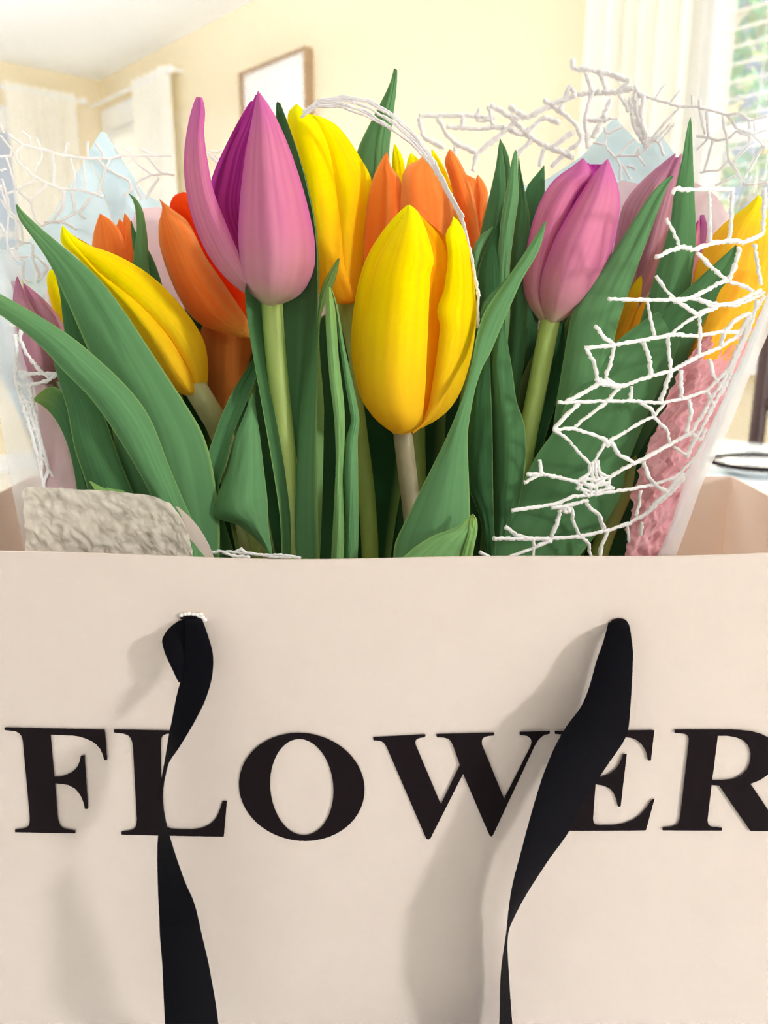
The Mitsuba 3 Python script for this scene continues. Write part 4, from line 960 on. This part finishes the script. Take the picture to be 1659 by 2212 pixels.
join_vf = lambda *m: join(list(m))
N7 = [[(790, 15), (960, 18), (1120, 20), (1255, 12), (1400, 45), (1480, 50), (1560, 20), (1640, -20)], [(1120, 10), (1180, 40), (1270, 100)], [(1005, 25), (1020, 120), (1040, 210)], [(720, 160), (770, 225), (825, 265)],
      [(665, 280), (800, 268), (1000, 235), (1130, 210), (1290, 215), (1400, 195), (1500, 195)], [(1130, 210), (1200, 150), (1270, 110), (1380, 60)], [(1285, 90), (1290, 215), (1285, 325)], [(665, 280), (715, 360), (730, 430), (735, 480)],
      [(825, 270), (800, 370), (775, 440), (820, 475), (860, 490)], [(560, 575), (640, 535), (735, 480), (860, 490), (1020, 435), (1130, 405), (1285, 325), (1400, 275), (1500, 210), (1560, 100)], [(985, 250), (1010, 330), (1025, 435)], [(1115, 220), (1120, 320), (1130, 400)],
      [(520, 578), (640, 575), (770, 570), (900, 570), (1080, 578), (1190, 560), (1330, 510), (1440, 400)], [(1130, 410), (1100, 500), (1075, 570)], [(1185, 400), (1185, 480), (1190, 560)], [(1340, 340), (1360, 420), (1380, 470)], [(630, 585), (560, 650), (495, 725)],
      [(490, 725), (600, 720), (700, 750), (780, 780)], [(610, 710), (690, 645), (770, 585), (850, 500)], [(920, 490), (910, 560)], [(960, 575), (1030, 620), (1040, 650)], [(1100, 580), (1040, 650), (960, 690), (830, 770), (790, 790)],
      [(495, 725), (570, 780), (640, 860), (690, 910)], [(780, 780), (750, 840), (715, 900)], [(800, 790), (850, 860), (925, 905)], [(1035, 655), (1110, 730), (1125, 800)], [(800, 985), (870, 940), (980, 885), (1120, 810), (1240, 740), (1300, 650)],
      [(690, 910), (690, 960), (620, 1010)], [(730, 890), (745, 960), (800, 985)], [(350, 970), (430, 965), (540, 990), (620, 1010)], [(420, 890), (425, 960)], [(335, 1015), (380, 985), (430, 970)], [(265, 1165), (400, 1145), (500, 1130), (600, 1090), (680, 1080)],
      [(680, 1085), (760, 1070), (900, 1050), (1050, 1020), (1160, 980), (1260, 880)], [(980, 900), (1010, 980), (1050, 1030), (1110, 1065)], [(480, 1150), (560, 1140), (680, 1110)], [(530, 1160), (510, 1240), (480, 1310)], [(590, 1150), (600, 1230), (640, 1305), (680, 1340), (695, 1420), (700, 1470)],
      [(670, 1130), (740, 1190), (770, 1270)], [(165, 1318), (300, 1318), (470, 1318), (640, 1305), (780, 1275), (900, 1235), (1000, 1180), (1080, 1110), (1180, 1020)], [(230, 1255), (290, 1295), (380, 1325), (390, 1360), (480, 1330)], [(90, 1390), (150, 1420), (200, 1470)], [(250, 1418), (390, 1365)], [(385, 1365), (375, 1470)],
      [(790, 1275), (760, 1340), (735, 1470)], [(965, 1055), (960, 1130), (940, 1195)], [(895, 1245), (905, 1340)], [(975, 1225), (965, 1300)], [(1230, 560), (1240, 640), (1215, 740)], [(1150, 820), (1230, 870)],
      # spun hubs
      [(640, 1000), (700, 1040), (760, 1000)], [(620, 1010), (660, 1060), (680, 1085)], [(800, 985), (790, 1030), (820, 1045)], [(700, 900), (705, 1000), (690, 1080)], [(715, 900), (730, 1000), (720, 1085)], [(690, 950), (660, 1010), (620, 1050)], [(740, 950), (770, 1020), (800, 1050)], [(650, 990), (720, 1000), (790, 985)], [(640, 1050), (720, 1065), (800, 1040)], [(660, 1020), (720, 1030), (800, 1015)],
      [(760, 770), (790, 800), (820, 770)], [(770, 800), (790, 785), (810, 810)], [(765, 785), (790, 820), (800, 790)], [(740, 450), (770, 480), (800, 455)], [(735, 470), (770, 460), (820, 480)], [(535, 1150), (560, 1175), (590, 1150)], [(545, 1165), (565, 1150), (585, 1170)], [(720, 450), (760, 470), (830, 485)],
      [(1300, 650), (1350, 560), (1420, 450), (1500, 280)], [(1260, 880), (1330, 760), (1400, 620), (1480, 420)], [(1180, 1020), (1260, 900), (1340, 740)], [(1500, 195), (1560, 120), (1640, 0)], [(1400, 275), (1420, 200), (1480, 130), (1560, 90)], [(1440, 400), (1500, 300), (1560, 180)], [(1000, 1180), (1050, 1120), (1110, 1065), (1190, 960)], [(1440, 400), (1400, 520), (1330, 660), (1240, 820)], [(1520, 250), (1470, 380), (1400, 540)], [(1560, 100), (1530, 220), (1470, 330)], [(1330, 510), (1360, 590), (1330, 640)], [(1240, 740), (1290, 780), (1320, 720)], [(1600, 20), (1570, 140), (1520, 260), (1440, 440)], [(1215, 880), (1250, 800), (1300, 720)], [(1080, 1110), (1140, 1060), (1200, 960)]]
N6 = [[(1100, 515), (1110, 485), (1225, 490), (1340, 488), (1460, 490)], [(1060, 660), (1100, 730), (1140, 830)], [(1000, 890), (1080, 850), (1150, 830), (1230, 840), (1330, 805), (1460, 790), (1520, 800), (1630, 750)], [(1430, 810), (1440, 700), (1450, 500)], [(1630, 740), (1640, 480)],
      [(1000, 1000), (1060, 1080), (1120, 1140), (1240, 1220)], [(1240, 860), (1330, 950), (1410, 1020), (1420, 1030)], [(1410, 1020), (1300, 1080), (1220, 1120), (1110, 1150)], [(1480, 830), (1490, 850), (1460, 950), (1430, 1020)], [(1580, 810), (1600, 950), (1620, 1050)], [(1430, 1030), (1500, 1050), (1570, 1085)],
      [(1240, 1130), (1330, 1175), (1470, 1155), (1620, 1080)], [(1240, 1220), (1290, 1200), (1360, 1180)], [(1310, 490), (1315, 650), (1320, 800)]]
RIMNET = [[(440, 1196), (480, 1191), (530, 1194), (570, 1199), (610, 1199), (650, 1206)], [(505, 1194), (520, 1185), (530, 1194)], [(480, 1192), (500, 1200), (540, 1204)], [(560, 1198), (590, 1203), (630, 1203)]]
Yfr = lambda x, y: 0.0215 + 0.028 * np.clip((x - 1040) / 600, 0, 1.1) ** 1.2
kk = obj('net_panel', strands([K7(l) for l in N7] + [K6(l) for l in N6], Yfr, 4.2, 1), 'net_mat', net, smooth=True)
labels[kk] = {'label': 'white net draped over the leaves at the front right'}
kk = obj('loose_edge', strands(RIMNET, Yfr, 4.0, 9), 'net_mat', net, smooth=True)
labels[kk] = {'label': 'white net edge lying along the rim of the bag'}
G2 = crop(830, 0, 0.5)
B2 = [[(1175, 425), (1210, 365)], [(1110, 410), (1170, 430), (1280, 460), (1340, 460), (1400, 475), (1480, 495), (1525, 490)], [(1230, 450), (1280, 390)], [(1280, 460), (1200, 545), (1120, 640)], [(1330, 455), (1332, 410)], [(1365, 465), (1360, 430)], [(1360, 470), (1385, 580)], [(1390, 480), (1400, 590)],
      [(1480, 495), (1530, 560), (1590, 580), (1650, 640)], [(1460, 500), (1475, 600), (1440, 605), (1350, 585)], [(1350, 650), (1400, 595)], [(1420, 600), (1385, 745)], [(1365, 745), (1450, 735), (1490, 690)], [(1480, 600), (1490, 690), (1530, 750), (1560, 800)], [(1490, 600), (1520, 570), (1580, 590), (1580, 620), (1510, 700)],
      [(1640, 630), (1560, 770)], [(1430, 805), (1520, 760)], [(1560, 800), (1659, 790)], [(1575, 510), (1580, 560)], [(1600, 520), (1605, 570)], [(1530, 490), (1580, 520), (1659, 500)], [(1600, 580), (1659, 560)],
      [(810, 255), (820, 295), (900, 305), (1000, 330), (1060, 350)], [(870, 310), (900, 400)], [(930, 310), (960, 390)], [(800, 370), (830, 410), (920, 400), (1000, 400), (1080, 380)], [(690, 430), (760, 480)], [(410, 470), (400, 520), (480, 510)], [(450, 460), (470, 540), (560, 560)], [(460, 455), (560, 510), (650, 495), (730, 450), (830, 410)],
      [(540, 460), (600, 500)], [(150, 500), (260, 500), (370, 500), (450, 510)], [(150, 510), (170, 590), (260, 640)], [(230, 510), (270, 580), (310, 620), (400, 660), (480, 600), (570, 525)], [(270, 550), (400, 555), (510, 550)], [(560, 520), (640, 600), (720, 640), (820, 680)], [(510, 550), (600, 580), (690, 510), (760, 530)],
      [(690, 640), (670, 720)], [(640, 600), (560, 680)], [(720, 640), (820, 570)], [(880, 520), (960, 520)], [(760, 480), (830, 540), (850, 600), (720, 720)], [(980, 430), (940, 520), (900, 600)], [(1010, 400), (1060, 480)], [(900, 400), (870, 500), (880, 640)], [(1060, 350), (1010, 400)], [(400, 660), (380, 740)], [(1080, 380), (1120, 420), (1110, 500), (1130, 620)], [(1080, 400), (1100, 520), (1140, 600)], [(1060, 420), (1080, 540), (1130, 630)],
      [(310, 620), (300, 700)], [(800, 370), (760, 480)], [(340, 500), (330, 560)]]
B6 = [[(685, 75), (775, 72)], [(690, 120), (710, 160), (810, 115)], [(710, 160), (700, 220), (630, 215)], [(700, 230), (760, 300), (870, 190)], [(770, 290), (830, 290), (890, 290), (940, 250), (1090, 100)], [(870, 290), (890, 270), (905, 240)], [(890, 290), (940, 350)], [(770, 310), (790, 350), (790, 450)], [(800, 340), (820, 370), (850, 430)], [(830, 350), (880, 370)], [(980, 190), (1020, 215), (1045, 290)], [(1020, 210), (1110, 100)]]
G0 = crop(0, 230, 500 / 1659)
B0 = [[(0, 210), (80, 310), (75, 355), (0, 360)], [(10, 140), (20, 190)], [(60, 200), (160, 280), (110, 340), (120, 390), (240, 500), (330, 550), (430, 590), (600, 605), (700, 635), (810, 690), (950, 725)], [(150, 175), (210, 220), (220, 290)], [(250, 210), (290, 300), (420, 345), (580, 370), (780, 375), (860, 355), (1000, 355), (1230, 350)],
      [(290, 310), (295, 360), (245, 470)], [(375, 340), (385, 420), (380, 560)], [(485, 255), (465, 340)], [(500, 370), (530, 470), (535, 600)], [(600, 370), (605, 600)], [(630, 250), (625, 365)], [(690, 265), (740, 340), (735, 370)], [(820, 285), (855, 350)], [(870, 290), (940, 340)], [(1010, 300), (1090, 350)],
      [(700, 380), (760, 440), (930, 540), (940, 580), (860, 690)], [(785, 375), (760, 440), (700, 635)], [(940, 365), (1075, 490), (980, 545), (975, 580), (1015, 665)], [(1060, 365), (1160, 480), (1250, 490)], [(1075, 490), (1160, 490)], [(1135, 510), (1045, 660)], [(40, 360), (70, 450), (110, 605), (40, 630)], [(0, 460), (40, 450)],
      [(110, 605), (235, 535), (240, 500)], [(130, 610), (215, 685), (250, 800)], [(215, 680), (330, 560)], [(455, 600), (445, 700), (380, 820)], [(510, 610), (540, 770)], [(650, 645), (570, 770), (610, 810)], [(810, 695), (775, 800)], [(540, 770), (440, 815), (350, 830)], [(-20, 650), (50, 740), (150, 830)], [(160, 280), (220, 290), (290, 310)], [(0, 560), (20, 640), (40, 700)], [(1490, 330), (1530, 380), (1570, 410)], [(1500, 320), (1560, 330), (1590, 310)], [(1530, 350), (1580, 380)], [(1600, 370), (1580, 460), (1540, 520)]]
B3 = [[(10, -40), (40, 60), (60, 160)], [(50, 200), (40, 350), (60, 450), (70, 600)], [(100, 200), (100, 330), (100, 460), (180, 460)], [(130, 240), (150, 370), (200, 370), (210, 480), (240, 560), (240, 640)], [(200, 430), (300, 530), (240, 640)], [(60, 450), (140, 480), (150, 600), (200, 630)], [(30, 60), (60, 200), (130, 240)], [(70, 300), (110, 350), (150, 370)], [(50, 420), (100, 400), (150, 370)], [(0, 250), (40, 330)], [(330, 235), (410, 240), (500, 290), (600, 300)], [(280, 235), (330, 235), (400, 150), (410, 40)], [(90, 560), (130, 600), (150, 680)], [(330, 235), (260, 260), (210, 210)]]
Ybk = lambda x, y: 0.132 - 0.038 * ((x - 830) / 800) ** 2
kk = obj('net_panel', join_vf(strands([G2(l) for l in B2[:22]] + [K6(l) for l in B6], Ybk, 2.6, 2), strands([G2(l) for l in B2[22:]], Ybk, 5.0, 6)), 'net_mat', net, smooth=True)
labels[kk] = {'label': 'net edge standing up behind the tulips at the right'}
kk = obj('net_panel', strands([G0(l) for l in B0] + [K3(l) for l in B3], Ybk, 2.6, 5), 'net_mat', net, smooth=True)
labels[kk] = {'label': 'net edge standing up behind the tulips at the left'}
S8 = [[(110, 60), (200, 75), (340, 75)], [(340, 75), (300, 110), (180, 150), (190, 220)], [(190, -5), (240, 60), (300, 100)], [(130, 100), (180, 75)], [(130, -230), (120, -140), (150, -60), (190, -5)], [(90, -160), (100, -60), (90, 20), (95, 120), (130, 250), (180, 400), (220, 560), (260, 740), (270, 800)], [(190, 220), (230, 420), (280, 600), (290, 650), (380, 760), (400, 800)], [(290, 660), (255, 740), (260, 800)],
      [(130, 250), (190, 240)], [(180, 400), (230, 420)], [(220, 560), (280, 600)], [(95, 120), (150, 150), (180, 150)], [(90, 20), (110, 60)], [(160, 320), (200, 260), (190, 220)], [(120, 180), (160, 240), (190, 340), (240, 500), (250, 640)], [(110, -330), (130, -230), (60, -210)]]
kk = obj('net_panel', strands([K8(l) for l in S8], lambda x, y: 0.037 + 0.006 * np.clip((1100 - y) / 400, 0, 1), 4.0, 3), 'net_mat', net, smooth=True)
labels[kk] = {'label': 'white net strands at the left side of the bouquet'}
arch = np.array([(655, 242), (690, 214), (745, 204), (800, 216), (850, 247), (898, 292), (935, 342), (965, 402), (1000, 470), (1020, 560), (1035, 640), (1033, 705)], float)
gs = np.random.default_rng(11)
al = []
for i in range(9):
    o = np.interp(np.linspace(0, 1, 12), [0, .3, .6, 1], [gs.uniform(-4, 14), gs.uniform(0, 38), gs.uniform(-2, 14), gs.uniform(-3, 4)])
    a_ = arch.copy()
    a_[:, 1] += o
    a_[:, 0] -= o * 0.35
    a_ += gs.normal(0, 1.2, a_.shape)
    al.append([tuple(q) for q in (a_[: gs.integers(7, 12)] if i % 3 else a_)])
Yar = lambda x, y: np.interp(x, [650, 800, 940, 1035], [0.070, 0.066, 0.062, 0.048])
kk = obj('gathered_edge', strands(al, Yar, 2.0, 4), 'net_mat', net, smooth=True)
labels[kk] = {'label': 'gathered white strings arching over the yellow tulips'}
